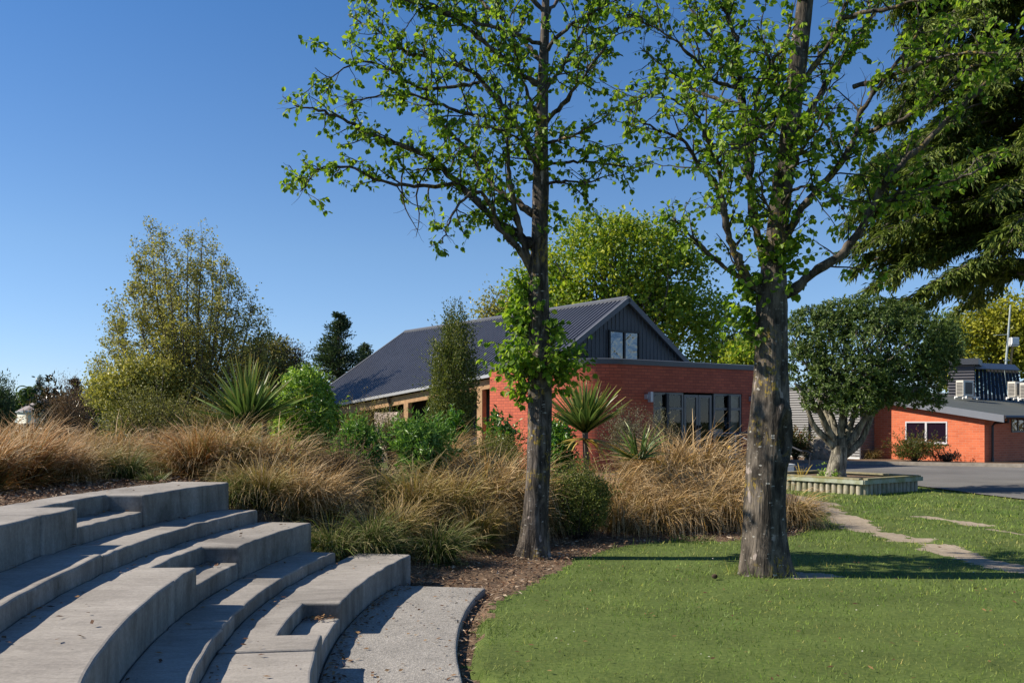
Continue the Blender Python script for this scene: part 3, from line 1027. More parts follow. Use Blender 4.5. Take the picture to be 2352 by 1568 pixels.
# pine cone on the lawn
c = gnd(1641, 1331)
mb = MB()
cn = 120
P, D = [], []
for k in range(cn):
    t = k / cn
    a = k * 2.399
    rr = 0.018 * math.sin(math.pi * (0.12 + 0.8 * t))
    P.append((c[0] - 0.027 + 0.054 * t, c[1] + rr * math.cos(a), 0.04 + rr * math.sin(a)))
    D.append((0.5, math.cos(a), math.sin(a)))
P, D = np.array(P), np.array(D)
V, F, kk = leaf_mesh(P, D, np.tile([1.0, 0.1, 0.0], (cn, 1)), 0.013, 0.013, 'round', 0.2, 0.1)
mb.add(V, F)
mb.tube([(c[0] - 0.03, c[1], 0.04), (c[0], c[1], 0.04), (c[0] + 0.03, c[1], 0.04)], [0.009, 0.017, 0.006], 8)
o = mb.build("pine_cone", M['cone'], origin=(c[0], c[1], 0))
tag(o, "small brown pine cone lying on the lawn before the thick trunk", "pine cone")
#@@PART2

# ------------------------------------------------------------------ buildings
U = np.array([0.8107, 0.5857])       # direction of the shaded fronts, left to right
VV = np.array([-0.5857, 0.8107])     # away from the viewer, square to U


def wall_piece(mb, p0, p1, z0, z1, u0=0.0):
    """vertical rectangle from plan point p0 to p1 with brick uv (metres); faces the viewer's side (right hand of p0->p1)"""
    L = float(np.linalg.norm(np.subtract(p1, p0)))
    V = [(p0[0], p0[1], z0), (p1[0], p1[1], z0), (p1[0], p1[1], z1), (p0[0], p0[1], z1)]
    mb.add(V, [[0, 1, 2, 3]], uv=[(u0, z0), (u0 + L, z0), (u0 + L, z1), (u0, z1)])
    return u0 + L


def hit_line(px, P, d):
    """parameter along plan line P + s*d where it crosses picture column px"""
    k = (px - 1176.0) / FPX
    return (k * P[1] - P[0]) / (d[0] - k * d[1])


def obox(mb, P, d, s0, s1, n0, n1, z0, z1):
    """box along plan line: s along d, n along the outward normal of the front (towards the viewer)"""
    d = np.asarray(d)
    nrm = np.array([d[1], -d[0]])
    c = np.asarray(P) + d * (s0 + s1) / 2 + nrm * (n0 + n1) / 2
    mb.box((c[0], c[1], (z0 + z1) / 2), (abs(s1 - s0), abs(n1 - n0), abs(z1 - z0)), d=d)


# ---- red brick building with the rounded corner
T1 = np.array([3.9, 33.0])
RC = 1.6
K = T1 - U * RC
T0 = K + VV * RC
cen = K + U * RC + VV * RC
s_left = hit_line(1125, T0, VV)
PL_ = T0 + VV * s_left
s_end = hit_line(1811, T1, U)
PR_ = T1 + U * s_end
PZ = 3.72
rb = thing("brick_building", "low red brick building with a rounded corner and glazed doors", "building", (T1[0], T1[1], 0))
so0, so1 = hit_line(1500.8, T1, U), hit_line(1704.5, T1, U)
ZD0, ZD1 = 0.5, 2.80
mb = MB()
u = wall_piece(mb, PL_, T0, 0, PZ)
NA = 28
arc = []
for i in range(NA + 1):
    t = i / NA * math.pi / 2
    arc.append(cen - U * RC * math.cos(t) - VV * RC * math.sin(t))
for i in range(NA):
    u = wall_piece(mb, arc[i], arc[i + 1], 0, PZ, u)
q = lambda s: T1 + U * s
wall_piece(mb, q(0), q(so0), 0, PZ, u)
wall_piece(mb, q(so0), q(so1), ZD1, PZ, u + so0)
wall_piece(mb, q(so0), q(so1), 0, ZD0, u + so0)
wall_piece(mb, q(so1), q(s_end), 0, PZ, u + so1)
# reveals
rv = VV * 0.16
wall_piece(mb, q(so0) , q(so0) + rv, ZD0, ZD1, 0)
wall_piece(mb, q(so1) + rv, q(so1), ZD0, ZD1, 0)
a, b = q(so0), q(so1)
mb.add([(a[0], a[1], ZD1), (b[0], b[1], ZD1), (b[0] + rv[0], b[1] + rv[1], ZD1), (a[0] + rv[0], a[1] + rv[1], ZD1)], [[0, 1, 2, 3]], uv=[(0, 0), (3, 0), (3, .16), (0, .16)])
# right end and back
e2 = PR_ + VV * 7.5
wall_piece(mb, PR_, e2, 0, PZ)
wall_piece(mb, e2, PL_ + U * 3.5, 0, PZ)
wall_piece(mb, PL_ + U * 3.5, PL_, 0, PZ)
mb.build("wall", M['brick_red'], rb, use_uv=True)
# flat roof inside the parapet and the capping
mb = MB()
rp = [PL_] + arc + [PR_, e2, PL_ + U * 3.5]
mb.add([(p[0], p[1], PZ - 0.25) for p in rp], [list(range(len(rp)))])
mb.build("roof", M['membrane'], rb)
mb = MB()
line = np.array([PL_ - VV * -0.05] + arc + [PR_ + U * 0.03])
tn = np.gradient(line, axis=0)
tn = unit(tn)
nn = np.stack([tn[:, 1], -tn[:, 0]], -1)
prof = [(-0.16, PZ - 0.02), (0.045, PZ - 0.02), (0.045, PZ + 0.155), (-0.16, PZ + 0.19)]
Vc = np.array([[(*(line[i] + nn[i] * o_), z_) for (o_, z_) in prof] for i in range(len(line))])
m_ = len(line)
fc = []
for i in range(m_ - 1):
    for j in range(4):
        k2 = (j + 1) % 4
        fc.append([i * 4 + j, (i + 1) * 4 + j, (i + 1) * 4 + k2, i * 4 + k2])
fc += [[3, 2, 1, 0], [(m_ - 1) * 4 + j for j in range(4)]]
mb.add(Vc.reshape(-1, 3), fc)
mb.build("parapet_capping", M['capping'], rb)
# glazed doors and sidelights
mbs = {}
def joinery(name, label, x0, x1, z0, z1, mid=None, post=None, fw=0.075, kick=0.0):
    s0, s1 = hit_line(x0, T1, U), hit_line(x1, T1, U)
    mb = MB()
    dpt = (-0.10, -0.03)
    obox(mb, T1, U, s0, s0 + fw, *dpt, z0, z1)
    obox(mb, T1, U, s1 - fw, s1, *dpt, z0, z1)
    obox(mb, T1, U, s0 + fw, s1 - fw, *dpt, z1 - fw, z1)
    obox(mb, T1, U, s0 + fw, s1 - fw, *dpt, z0, z0 + fw + kick)
    if mid: obox(mb, T1, U, s0 + fw, s1 - fw, -0.095, -0.035, mid - 0.045, mid + 0.045)
    o = mb.build(name, M['frame_grey'], rb)
    if label: o['label'] = label
    mb = MB()
    a_, b_ = q(s0 + fw) + VV * 0.065, q(s1 - fw) + VV * 0.065
    mb.add([(a_[0], a_[1], z0 + fw), (b_[0], b_[1], z0 + fw), (b_[0], b_[1], z1 - fw), (a_[0], a_[1], z1 - fw)], [[0, 1, 2, 3]])
    mb.build("pane", M['glass'], o)
    if post:
        sp = hit_line(post, T1, U)
        mb = MB()
        obox(mb, T1, U, sp - 0.06, sp + 0.06, -0.025, 0.05, z0, z1 - 0.04)
        mb.build("post", M['frame_dark'], o)
    return o
ZT = ZD1 - 0.02
w1 = joinery("window", None, 1501.2, 1571, ZD0, ZT, 2.22, 1532)
d1 = joinery("door", None, 1573, 1605, ZD0 + 0.02, ZT - 0.06, None, None, 0.10, 0.2)
d2 = joinery("door", None, 1606, 1636, ZD0 + 0.02, ZT - 0.06, None, None, 0.10, 0.2)
w2 = joinery("window", None, 1641, 1704.0, ZD0, ZT, 2.22, 1674)
for dd, px in ((d1, 1602.5), (d2, 1608.5)):
    s = hit_line(px, T1, U)
    mb = MB()
    obox(mb, T1, U, s - 0.02, s + 0.02, -0.029, 0.04, 1.45, 1.62)
    mb.build("handle", M['frame_dark'], dd)
# wall lights
for px in (1484.5, 1724):
    s = hit_line(px, T1, U)
    mb = MB()
    obox(mb, T1, U, s - 0.10, s + 0.0, 0.003, 0.13, 2.53, 2.70)
    obox(mb, T1, U, s - 0.02, s + 0.10, 0.10, 0.24, 2.43, 2.78)
    mb.build("wall_light", M['lamp_metal'], rb)
# room behind the glass
mb = MB()
def zquad(mb, a, b, c, d, z): mb.add([(p[0], p[1], z) for p in (a, b, c, d)], [[0, 1, 2, 3]])
r0, r1_ = q(so0 - 1.5) + VV * 0.17, q(min(so1 + 0.8, s_end - .1)) + VV * 0.17
bk = VV * 4.2
zquad(mb, r0, r1_, r1_ + bk, r0 + bk, ZD0 - 0.02)
zquad(mb, r0, r1_, r1_ + bk, r0 + bk, ZD1 + 0.15)
wall_piece(mb, r0 + bk, r1_ + bk, ZD0 - 0.02, ZD1 + 0.15)
wall_piece(mb, r0, r0 + bk, ZD0 - 0.02, ZD1 + 0.15)
wall_piece(mb, r1_ + bk, r1_, ZD0 - 0.02, ZD1 + 0.15)
mb.build("interior", M['inside'], rb)
# pale curtain at the right of the glazing
mb = MB()
sc0, sc1 = hit_line(1689, T1, U), hit_line(1706, T1, U)
cols = []
for i in range(25):
    s = sc0 + (sc1 - sc0) * i / 24
    p = q(s) + VV * (0.30 + 0.035 * math.sin(i * 1.5))
    cols += [(p[0], p[1], ZD0 + 0.05), (p[0], p[1], ZD1 - 0.05)]
mb.add(cols, [[2 * i, 2 * i + 2, 2 * i + 3, 2 * i + 1] for i in range(24)])
mb.build("curtain", M['curtain'], rb, smooth=True)
# deck in front of the doors
dk0, dk1 = hit_line(1480, T1, U), hit_line(1716, T1, U)
dk = thing("deck", "low grey deck before the glazed doors of the red brick building", "deck", (*(q(dk0)), 0))
mb = MB()
nb = 13
for k in range(nb):
    obox(mb, T1, U, dk0, dk1, 0.02 + k * 0.14, 0.02 + k * 0.14 + 0.134, 0.44, 0.478)
mb.build("boards", M['cap_board'], dk)
mb = MB()
obox(mb, T1, U, dk0 + .05, dk1 - .05, 0.05, 1.75, 0.0, 0.435)
mb.build("skirt", M['face_board'], dk)

# person behind the glass
def skinned(name, joints, edges, mat, parent, root=0, sub=1):
    me = bpy.data.meshes.new(name)
    off = LOC[parent.name] if parent else np.zeros(3)
    me.from_pydata([tuple(np.asarray(j[0]) - off) for j in joints], edges, [])
    o = bpy.data.objects.new(name, me)
    C.objects.link(o)
    if parent: o.parent = parent
    LOC[o.name] = off
    sk = o.modifiers.new("skin", 'SKIN')
    for v, j in zip(me.skin_vertices[0].data, joints):
        v.radius = (j[1], j[2] if len(j) > 2 else j[1])
        v.use_root = False
    me.skin_vertices[0].data[root].use_root = True
    sk.use_smooth_shade = True
    s2 = o.modifiers.new("sub", 'SUBSURF'); s2.levels = sub; s2.render_levels = sub
    me.materials.append(mat)
    return o

sp_ = hit_line(1677, T1 + VV * 0.75, U)
pb = T1 + VV * 0.75 + U * sp_
per = thing("person", "person in a pale blue shirt standing behind the glass near the curtain", "person", (pb[0], pb[1], ZD0 - 0.02))
def B(x, y, z): return (pb[0] + U[0] * x + VV[0] * y, pb[1] + U[1] * x + VV[1] * y, ZD0 - 0.02 + z)
J = [(B(0, 0, .95), .13, .10), (B(0, 0, 1.15), .125, .095), (B(0, 0, 1.36), .15, .10), (B(0, 0, 1.47), .06), (B(0, -.02, 1.56), .062), (B(0, -.03, 1.66), .092, .078), (B(0, -.02, 1.73), .07)]
E = [(0, 1), (1, 2), (2, 3), (3, 4), (4, 5), (5, 6)]
J.append((B(0, -.125, 1.635), .014)); E.append((5, 7))                     # nose
J += [(B(-.085, -.01, 1.64), .016), (B(.085, -.01, 1.64), .016)]; E += [(5, 8), (5, 9)]   # ears
for sgn in (-1, 1):
    k = len(J)
    J += [(B(sgn * .19, 0, 1.40), .062), (B(sgn * .25, .02, 1.12), .045), (B(sgn * .22, -.16, .95), .034), (B(sgn * .20, -.22, .915), .028, .02)]
    E += [(2, k), (k, k + 1), (k + 1, k + 2), (k + 2, k + 3)]
    for f in range(4):
        kk = len(J)
        oz = (f - 1.5) * .02
        J += [(B(sgn * (.19 + oz * .8), -.27, .905 - .01 * f), .009), (B(sgn * (.19 + oz * .9), -.30 + .004 * f, .885 - .012 * f), .007)]
        E += [(k + 3, kk), (kk, kk + 1)]
    kk = len(J)
    J += [(B(sgn * .165, -.23, .925), .010), (B(sgn * .15, -.26, .915), .008)]
    E += [(k + 3, kk), (kk, kk + 1)]
for sgn in (-1, 1):
    k = len(J)
    J += [(B(sgn * .09, 0, .86), .085), (B(sgn * .10, -.01, .48), .058), (B(sgn * .10, .02, .09), .04), (B(sgn * .105, -.13, .035), .036, .03)]
    E += [(0, k), (k, k + 1), (k + 1, k + 2), (k + 2, k + 3)]
skinned("body", J, E, M['skin'], per)
J = [(B(0, 0, .90), .16, .13), (B(0, 0, 1.15), .15, .12), (B(0, 0, 1.38), .17, .12), (B(0, 0, 1.45), .085)]
E = [(0, 1), (1, 2), (2, 3)]
for sgn in (-1, 1):
    k = len(J)
    J += [(B(sgn * .20, 0, 1.40), .08), (B(sgn * .255, .02, 1.12), .065), (B(sgn * .235, -.10, 1.01), .052)]
    E += [(2, k), (k, k + 1), (k + 1, k + 2)]
skinned("shirt", J, E, M['shirt'], per)
J = [(B(0, 0, .92), .155, .125)]
E = []
for sgn in (-1, 1):
    k = len(J)
    J += [(B(sgn * .095, 0, .82), .105), (B(sgn * .105, -.01, .46), .08), (B(sgn * .105, .02, .07), .065)]
    E += [(0, k), (k, k + 1), (k + 1, k + 2)]
skinned("trousers", J, E, M['trouser'], per)
skinned("hair", [(B(0, .01, 1.70), .092, .10), (B(0, .0, 1.755), .075), (B(0, .055, 1.64), .06)], [(0, 1), (0, 2)], M['hair'], per)
# white table in the room
sp_ = hit_line(1650, T1 + VV * 0.6, U)
tb = T1 + VV * 0.6 + U * sp_
tt = thing("table", "white table just inside the glazed doors", "table", (tb[0], tb[1], ZD0 - 0.02))
mb = MB(); mb.box((tb[0], tb[1], ZD0 + 0.73), (1.0, 0.6, 0.04), d=U); mb.build("table_top", M['white'], tt)
for dx in (-.45, .45):
    for dy in (-.25, .25):
        mb = MB(); p = tb + U * dx + VV * dy
        mb.tube([(p[0], p[1], ZD0 - .02), (p[0], p[1], ZD0 + .709)], 0.025, 8)
        mb.build("leg", M['white'], tt)
mb = MB(); mb.box((tb[0] - .1, tb[1] + .05, ZD0 + 0.865), (0.5, 0.3, 0.22), d=U)
tag(mb.build("carton", M['white']), "pale carton standing on the white table behind the doors", "box")

# ---- barn with the big charcoal roof
AP = np.array([4.35, 37.0, 6.42])
def roof_hit(px, py, P0, N):
    d = np.array([(px - 1176) / FPX, 1.0, (HOR - py) / FPX])
    o = np.array([0, 0, EYE])
    t = np.dot(P0 - o, N) / np.dot(d, N)
    return o + d * t
SL = 0.685
e_s = np.array([VV[0], VV[1], 0.0])
e_t = unit(np.array([-U[0], -U[1], -SL]))
NR = unit(np.cross(e_s, e_t))
def st(P): d = P - AP; return np.dot(d, e_s), np.dot(d, e_t)
ev = [st(roof_hit(x, y, AP, NR)) for x, y in ((1125, 861), (1000, 886), (775, 928))]
far = [st(roof_hit(x, y, AP, NR)) for x, y in ((945, 757), (760, 886))]
SMAX = (far[0][0] + far[1][0]) / 2
ks = (ev[2][1] - ev[0][1]) / (ev[2][0] - ev[0][0])
S_CUT = ev[0][0] - 0.12       # nearer than this the roof ends inside the brick building
te = lambda s: ev[0][1] + (s - ev[0][0]) * ks if s > S_CUT else 4.95
SMIN = -0.12
R3 = lambda s, t, o=0.0: AP + e_s * s + e_t * t + NR * o * (1 if NR[2] > 0 else -1)
barn = thing("barn", "barn-like building with a steep charcoal ribbed roof and timber beam", "building", (AP[0], AP[1], 0))
mb = MB()
sp = 0.24
ns = int((SMAX - SMIN) / sp)
cols = []
for i in range(ns + 1):
    s = SMIN + i * sp
    for ds, oo in ((0, 0.0), (0.09, 0.0), (0.115, 0.05), (0.19, 0.05), (0.215, 0.0)):
        cols.append((s + ds, oo))
Vr = []
for s, oo in cols:
    Vr += [R3(s, -0.02, oo), R3(s, te(min(s, SMAX)), oo)]
mb.add(Vr, [[2 * i, 2 * i + 1, 2 * i + 3, 2 * i + 2] for i in range(len(cols) - 1)])
# the other slope
e_t2 = unit(np.array([U[0], U[1], -SL * 1.05]))
N2 = unit(np.cross(e_t2, e_s)); N2 = N2 if N2[2] > 0 else -N2
Vr = []
for s, oo in cols:
    for t in (-0.02, 4.6):
        Vr.append(AP + e_s * s + e_t2 * t + N2 * oo)
mb.add(Vr, [[2 * i, 2 * i + 2, 2 * i + 3, 2 * i + 1] for i in range(len(cols) - 1)])
roof = mb.build("roof", M['roof_dark'], barn)
mb = MB()   # ridge and barge flashings
up = np.array([0, 0, 0.05])
mb.tube([AP + e_s * (SMIN - .02) + up * .6, AP + e_s * (SMAX + .1) + up * .6], 0.10, 6)
def strip(mb, a, b, w, h, nvec):
    a, b, nvec = np.array(a), np.array(b), unit(np.array(nvec))
    d = unit(b - a)
    side = unit(np.cross(d, nvec))
    V = []
    for p in (a, b):
        for x, y in ((-w / 2, 0), (w / 2, 0), (w / 2, h), (-w / 2, h)):
            V.append(p + side * x + nvec * y)
    mb.add(V, [[0, 1, 2, 3], [7, 6, 5, 4], [0, 4, 5, 1], [1, 5, 6, 2], [2, 6, 7, 3], [3, 7, 4, 0]])
nr = NR if NR[2] > 0 else -NR
strip(mb, R3(SMIN - .04, -.02, -.12), R3(SMIN - .04, te(0) + 0.1, -.12), 0.12, 0.19, nr)
strip(mb, R3(SMAX + .18, -.02, -.08), R3(SMAX + .18, te(SMAX), -.08), 0.16, 0.15, nr)
strip(mb, AP + e_s * (SMIN - .04) - N2 * .12 + e_t2 * -.02, AP + e_s * (SMIN - .04) + e_t2 * 4.7 - N2 * .12, 0.12, 0.19, N2)
mb.build("flashing", M['trim'], roof)
# eave gutter, beam, posts, stone pier, dark wall behind
EVA = lambda s, o=0.0: R3(s, te(s), o)
mb = MB()
a, b = EVA(S_CUT + .01), EVA(SMAX)
ed = unit(b - a)
out = unit(np.cross(ed, (0, 0, 1))); out = out if np.dot(out, -VV.tolist() + [0] if False else np.array([-1, -1, 0])) > 0 else -out
strip(mb, a + out * .06 - [0, 0, .10], b + out * .06 - [0, 0, .10], 0.13, 0.12, (0, 0, 1))
gut = mb.build("gutter", M['gutter'], barn)
mb = MB()
strip(mb, a - out * .16 - [0, 0, .50], b - out * .16 - [0, 0, .50], 0.14, 0.36, (0, 0, 1))
mb.build("beam", M['timber'], barn)
def s_at_px(px):
    best = min(np.linspace(S_CUT + .01, SMAX, 800), key=lambda s: abs(EVA(s)[0] / EVA(s)[1] - (px - 1176) / FPX))
    return best
for px in (1099, 930):
    p = EVA(s_at_px(px)) - out * .16
    mb = MB()
    mb.box((p[0], p[1], (p[2] - .502) / 2), (0.30, 0.22, p[2] - .502), d=ed[:2] / np.linalg.norm(ed[:2]))
    mb.build("post", M['timber'], barn)
p0, p1 = EVA(s_at_px(916)) - out * .2, EVA(s_at_px(862)) - out * .2
mb = MB()
c = (p0 + p1) / 2
mb.box((c[0], c[1], (c[2] - .75) / 2), (np.linalg.norm(p1 - p0), .5, c[2] - .75), d=ed[:2] / np.linalg.norm(ed[:2]))
mb.build("stone_pier", M['stone'], barn)
p = EVA(s_at_px(893)) + out * .03
mb = MB()
mb.tube([(p[0], p[1], p[2] - .12), (p[0], p[1], p[2] - .20), (p[0] - out[0] * .1, p[1] - out[1] * .1, p[2] - .5), (p[0] - out[0] * .1, p[1] - out[1] * .1, 0.2)], [.09, .06, .045, .045], 8)
mb.build("downpipe", M['black_steel'], barn)
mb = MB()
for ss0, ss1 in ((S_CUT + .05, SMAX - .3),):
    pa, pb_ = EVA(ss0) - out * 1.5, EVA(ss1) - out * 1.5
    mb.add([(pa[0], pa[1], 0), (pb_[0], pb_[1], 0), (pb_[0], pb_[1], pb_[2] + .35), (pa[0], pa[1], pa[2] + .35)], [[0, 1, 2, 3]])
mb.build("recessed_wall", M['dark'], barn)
# gable wall with vertical ribs
gl0, gr0 = -4.2, 4.3
mb = MB()
cols = []
s = gl0
while s < gr0:
    for ds, oo in ((0, 0), (.07, 0), (.085, .022), (.13, .022), (.145, 0)):
        cols.append((s + ds, oo))
    s += 0.20
V = []
for s, oo in cols:
    zt = AP[2] - 0.06 - (SL * abs(s) if s < 0 else SL * 1.05 * abs(s))
    p = AP[:2] + U * s + np.array([U[1], -U[0]]) * oo
    V += [(p[0], p[1], 0), (p[0], p[1], zt)]
mb.add(V, [[2 * i, 2 * i + 2, 2 * i + 3, 2 * i + 1] for i in range(len(cols) - 1)])
mb.build("gable_wall", M['clad_dark'], barn)
G2 = AP[:2]
def gz(py, s): return EYE + (HOR - py) / FPX * (G2[1] + U[1] * s)
s0, s1 = hit_line(1395.5, G2, U), hit_line(1466, G2, U)
z0, z1 = gz(836, s0), gz(757, s0)
mb = MB()
fw = .07
obox(mb, G2, U, s0, s0 + fw, .0225, .11, z0, z1); obox(mb, G2, U, s1 - fw, s1, .0225, .11, z0, z1)
obox(mb, G2, U, s0 + fw, s1 - fw, .0225, .11, z1 - fw, z1)
sm = (s0 + s1) / 2
obox(mb, G2, U, sm - .04, sm + .04, .0225, .105, z0, z1 - fw)
obox(mb, G2, U, s0 + fw, s1 - fw, .0225, .10, z0, z0 + fw * .8) if False else None
wf = mb.build("window", M['frame_dark'], barn)
for a_, b_ in ((s0 + fw, sm - .04), (sm + .04, s1 - fw)):
    mb = MB()
    pa, pb_ = G2 + U * a_ + np.array([U[1], -U[0]]) * .06, G2 + U * b_ + np.array([U[1], -U[0]]) * .06
    mb.add([(pa[0], pa[1], z0), (pb_[0], pb_[1], z0), (pb_[0], pb_[1], z1 - fw), (pa[0], pa[1], z1 - fw)], [[0, 1, 2, 3]])
    mb.build("pane", M['glass_gable'], wf)
s0, s1 = hit_line(1319, G2, U), hit_line(1350, G2, U)
z0, z1 = gz(836, s0), gz(801, s0)
mb = MB()
obox(mb, G2, U, s0, s0 + .06, .0225, .09, z0, z1); obox(mb, G2, U, s1 - .06, s1, .0225, .09, z0, z1); obox(mb, G2, U, s0 + .06, s1 - .06, .0225, .09, z1 - .06, z1)
vent = mb.build("louvre_vent", M['clad_dark'], barn)
mb = MB()
z = z0
while z < z1 - .1:
    obox(mb, G2, U, s0 + .06, s1 - .06, .025, .065, z, z + .035); z += .075
obox(mb, G2, U, s0 + .06, s1 - .06, .0225, .027, z0, z1 - .06)
mb.build("slats", M['frame_dark'], vent)

# ---- handrails
def rail(name, label, pts, r=0.024, posts=()):
    b = pts[-1] if not posts else posts[0]
    t = thing(name, label, "handrail", (b[0], b[1], 0))
    mb = MB(); mb.tube(catmull(pts, 0.05), r, 8); mb.build("rail_tube", M['rail'] if r < .03 else M['black_steel'], t)
    for p in posts:
        mb = MB(); mb.tube([(p[0], p[1], 0), (p[0], p[1], p[2])], r, 8); mb.build("post", M['rail'], t)
    return t
yA = 34.2
pA = [at(1632, 993.5, yA), at(1660, 994, yA - .1), at(1686, 994.4, yA - .3), at(1691, 995.4, yA - .4), at(1720, 1011.6, yA - 1.5)]
rail("handrail", "grey handrail sloping down from the deck, at the left of the thick trunk", pA, .024, [at(1719.5, 1011.8, yA - 1.5), at(1689, 995, yA - .35)])
yB = 31.4
pB = [at(1795, 1012, yB + 1.2), at(1813, 1022.8, yB + .6), at(1838, 1034.6, yB + .1), at(1843, 1035.4, yB), at(1851, 1035.6, yB), at(1858, 1038, yB), at(1860.8, 1044, yB), at(1860, 1060, yB), at(1858, 1092, yB)]
rail("handrail", "grey handrail with a bent-over end behind the log planter", pB, .03)
pC = [at(1693, 993.2, 35.6), at(1735, 993.6, 36.6)]
rail("handrail", "dark level handrail crossing the brick beside the glazed doors", pC, .032, [at(1734, 993.6, 36.58)])
# yellow cap on a stake in the grass
p = at(1676.5, 1028, 25.0)
t = thing("marker_stake", "short stake with a yellow cap standing among the straw tussocks", "stake", (p[0], p[1], 0))
mb = MB(); mb.tube([(p[0], p[1], 0), (p[0], p[1], p[2])], .02, 8); mb.build("stake", M['rail'], t)
mb = MB(); mb.tube([(p[0], p[1], p[2] - .03), (p[0], p[1], p[2] + .02), (p[0], p[1], p[2] + .05)], [.05, .055, .02], 10); mb.build("cap", M['yellow'], t)

# ---- orange brick building on the right, grey block, clerestory
CN = np.array([19.3, 39.5])
DL = VV                        # going left/back along the sunlit front
ob_ = thing("orange_brick_building", "orange brick building with a low sloping roof beyond the road", "building", (CN[0], CN[1], 0))
PIT = 0.156
zr = lambda t: 1.98 + PIT * (t + 0.96)        # height of the roof surface along DL
TL = 5.1
F = lambda t, n=0.0: CN + DL * t + np.array([-U[0], -U[1]]) * n    # n: outward (towards the sun)
ts0, ts1 = hit_line(2079.5, CN, DL), hit_line(2176, CN, DL)
wz0, wz1 = 0.83, 1.76
mb = MB()
def fpiece(t0, t1, z0, z1a, z1b):
    a, b = F(t0), F(t1)
    mb.add([(a[0], a[1], z0), (b[0], b[1], z0), (b[0], b[1], z1b), (a[0], a[1], z1a)], [[0, 1, 2, 3]], uv=[(20 - t0, z0), (20 - t1, z0), (20 - t1, z1b), (20 - t0, z1a)])
zt = lambda t: zr(t) - 0.22
fpiece(TL, ts0, 0.08, zt(TL), zt(ts0)); fpiece(ts1, 0, 0.08, zt(ts1), zt(0))
fpiece(ts0, ts1, 0.08, wz0, wz0); fpiece(ts0, ts1, wz1, zt(ts0), zt(ts1))
wall_piece(mb, F(0), F(0) + U * 14, 0.08, zt(0), 20)
a, b = F(TL), F(TL) + U * 6
wall_piece(mb, b, a, 0.08, zt(TL), 3)
for t_, dirn in ((ts0, 1), (ts1, -1)):
    p0_, p1_ = F(t_), F(t_) + U * .1
    wall_piece(mb, *((p0_, p1_) if dirn > 0 else (p1_, p0_)), wz0, wz1, 0)
mb.build("wall", M['brick_orange'], ob_, use_uv=True)
mb = MB()
obox(mb, CN, DL, 0.003, TL, 0, 0, 0, 0) if False else None
for (A_, B_) in ((F(TL, -.02), F(0, -.02)), (F(0, -.02), F(0, -.02) + U * 14)):
    d = (B_ - A_) / np.linalg.norm(B_ - A_)
    c = (A_ + B_) / 2 + np.array([-d[1], d[0]]) * 0.05
    mb.box((c[0], c[1], .04), (np.linalg.norm(B_ - A_), .1, .1), d=d)
mb.build("plinth", M['kerb'], ob_)
# window
def win(t0, t1, z0, z1, name="window", fr=.06, nrm=-1):
    mb = MB()
    def bx(ta, tb_, za, zb, n0=-.07, n1=.015):
        c = F((ta + tb_) / 2, (n0 + n1) / 2)
        mb.box((c[0], c[1], (za + zb) / 2), (abs(tb_ - ta), n1 - n0, zb - za), d=DL)
    bx(t0, t0 - fr, z0, z1); bx(t1 + fr, t1, z0, z1); bx(t0 - fr, t1 + fr, z1 - fr, z1); bx(t0 - fr, t1 + fr, z0, z0 + fr)
    tm = (t0 + t1) / 2
    bx(tm + .045, tm - .045, z0 + fr, z1 - fr)
    bx(t0 + .03, t1 - .03, z0 - .045, z0 - .002, -.05, .06)
    o = mb.build(name, M['frame_silver'], ob_)
    for a_, b_ in ((t0 - fr, tm + .045), (tm - .045, t1 + fr)):
        pa, pb_ = F(a_, -.035), F(b_, -.035)
        m2 = MB(); m2.add([(pa[0], pa[1], z0 + fr), (pb_[0], pb_[1], z0 + fr), (pb_[0], pb_[1], z1 - fr), (pa[0], pa[1], z1 - fr)], [[0, 1, 2, 3]])
        m2.build("pane", M['glass_dark'], o)
    return o
win(ts0, ts1, wz0, wz1)
# small high window in the shaded side wall
sA = hit_line(2322, CN, U)
mb = MB()
nU = np.array([U[1], -U[0]])
def ubox(mb, s0, s1, n0, n1, z0, z1): obox(mb, CN, U, s0, s1, n0, n1, z0, z1)
ubox(mb, sA, sA + 2.2, .003, .03, 1.86, 2.02)
ubox(mb, sA, sA + 2.2, .003, .05, 1.30, 1.36); ubox(mb, sA, sA + .06, .003, .04, 1.36, 1.86)
for k in (1, 2, 3): ubox(mb, sA + .55 * k - .03, sA + .55 * k + .03, .003, .04, 1.36, 1.86)
o = mb.build("window", M['frame_grey'], ob_)
mb = MB(); pa, pb_ = CN + U * (sA + .06) + nU * .015, CN + U * (sA + 2.2) + nU * .015
mb.add([(pa[0], pa[1], 1.36), (pb_[0], pb_[1], 1.36), (pb_[0], pb_[1], 1.86), (pa[0], pa[1], 1.86)], [[0, 1, 2, 3]])
mb.build("pane", M['glass_roof'], o)
# roof slab, fascia, gutter
def slab(mb, tA, tB, sA_, sB_, dz0, dz1):
    V = []
    for dz in (dz0, dz1):
        for t_, s_ in ((tA, sA_), (tA, sB_), (tB, sB_), (tB, sA_)):
            p = CN + DL * t_ + U * s_
            V.append((p[0], p[1], zr(t_) + dz))
    mb.add(V, [[0, 1, 2, 3], [7, 6, 5, 4], [0, 4, 5, 1], [1, 5, 6, 2], [2, 6, 7, 3], [3, 7, 4, 0]])
mb = MB(); slab(mb, -.9, 7.2, -.25, 16, -.06, 0); rf = mb.build("roof", M['membrane'], ob_)
mb = MB(); slab(mb, -.95, 7.2, -.31, -.255, -.26, .03); mb.build("fascia", M['fascia'], ob_)
mb = MB()
p0, p1 = CN + DL * -.97 + U * -.3, CN + DL * -.97 + U * 16
mb.tube([(p0[0], p0[1], 1.93), (p1[0], p1[1], 1.93)], .075, 8)
mb.build("gutter", M['black_steel'], ob_)
mb = MB()
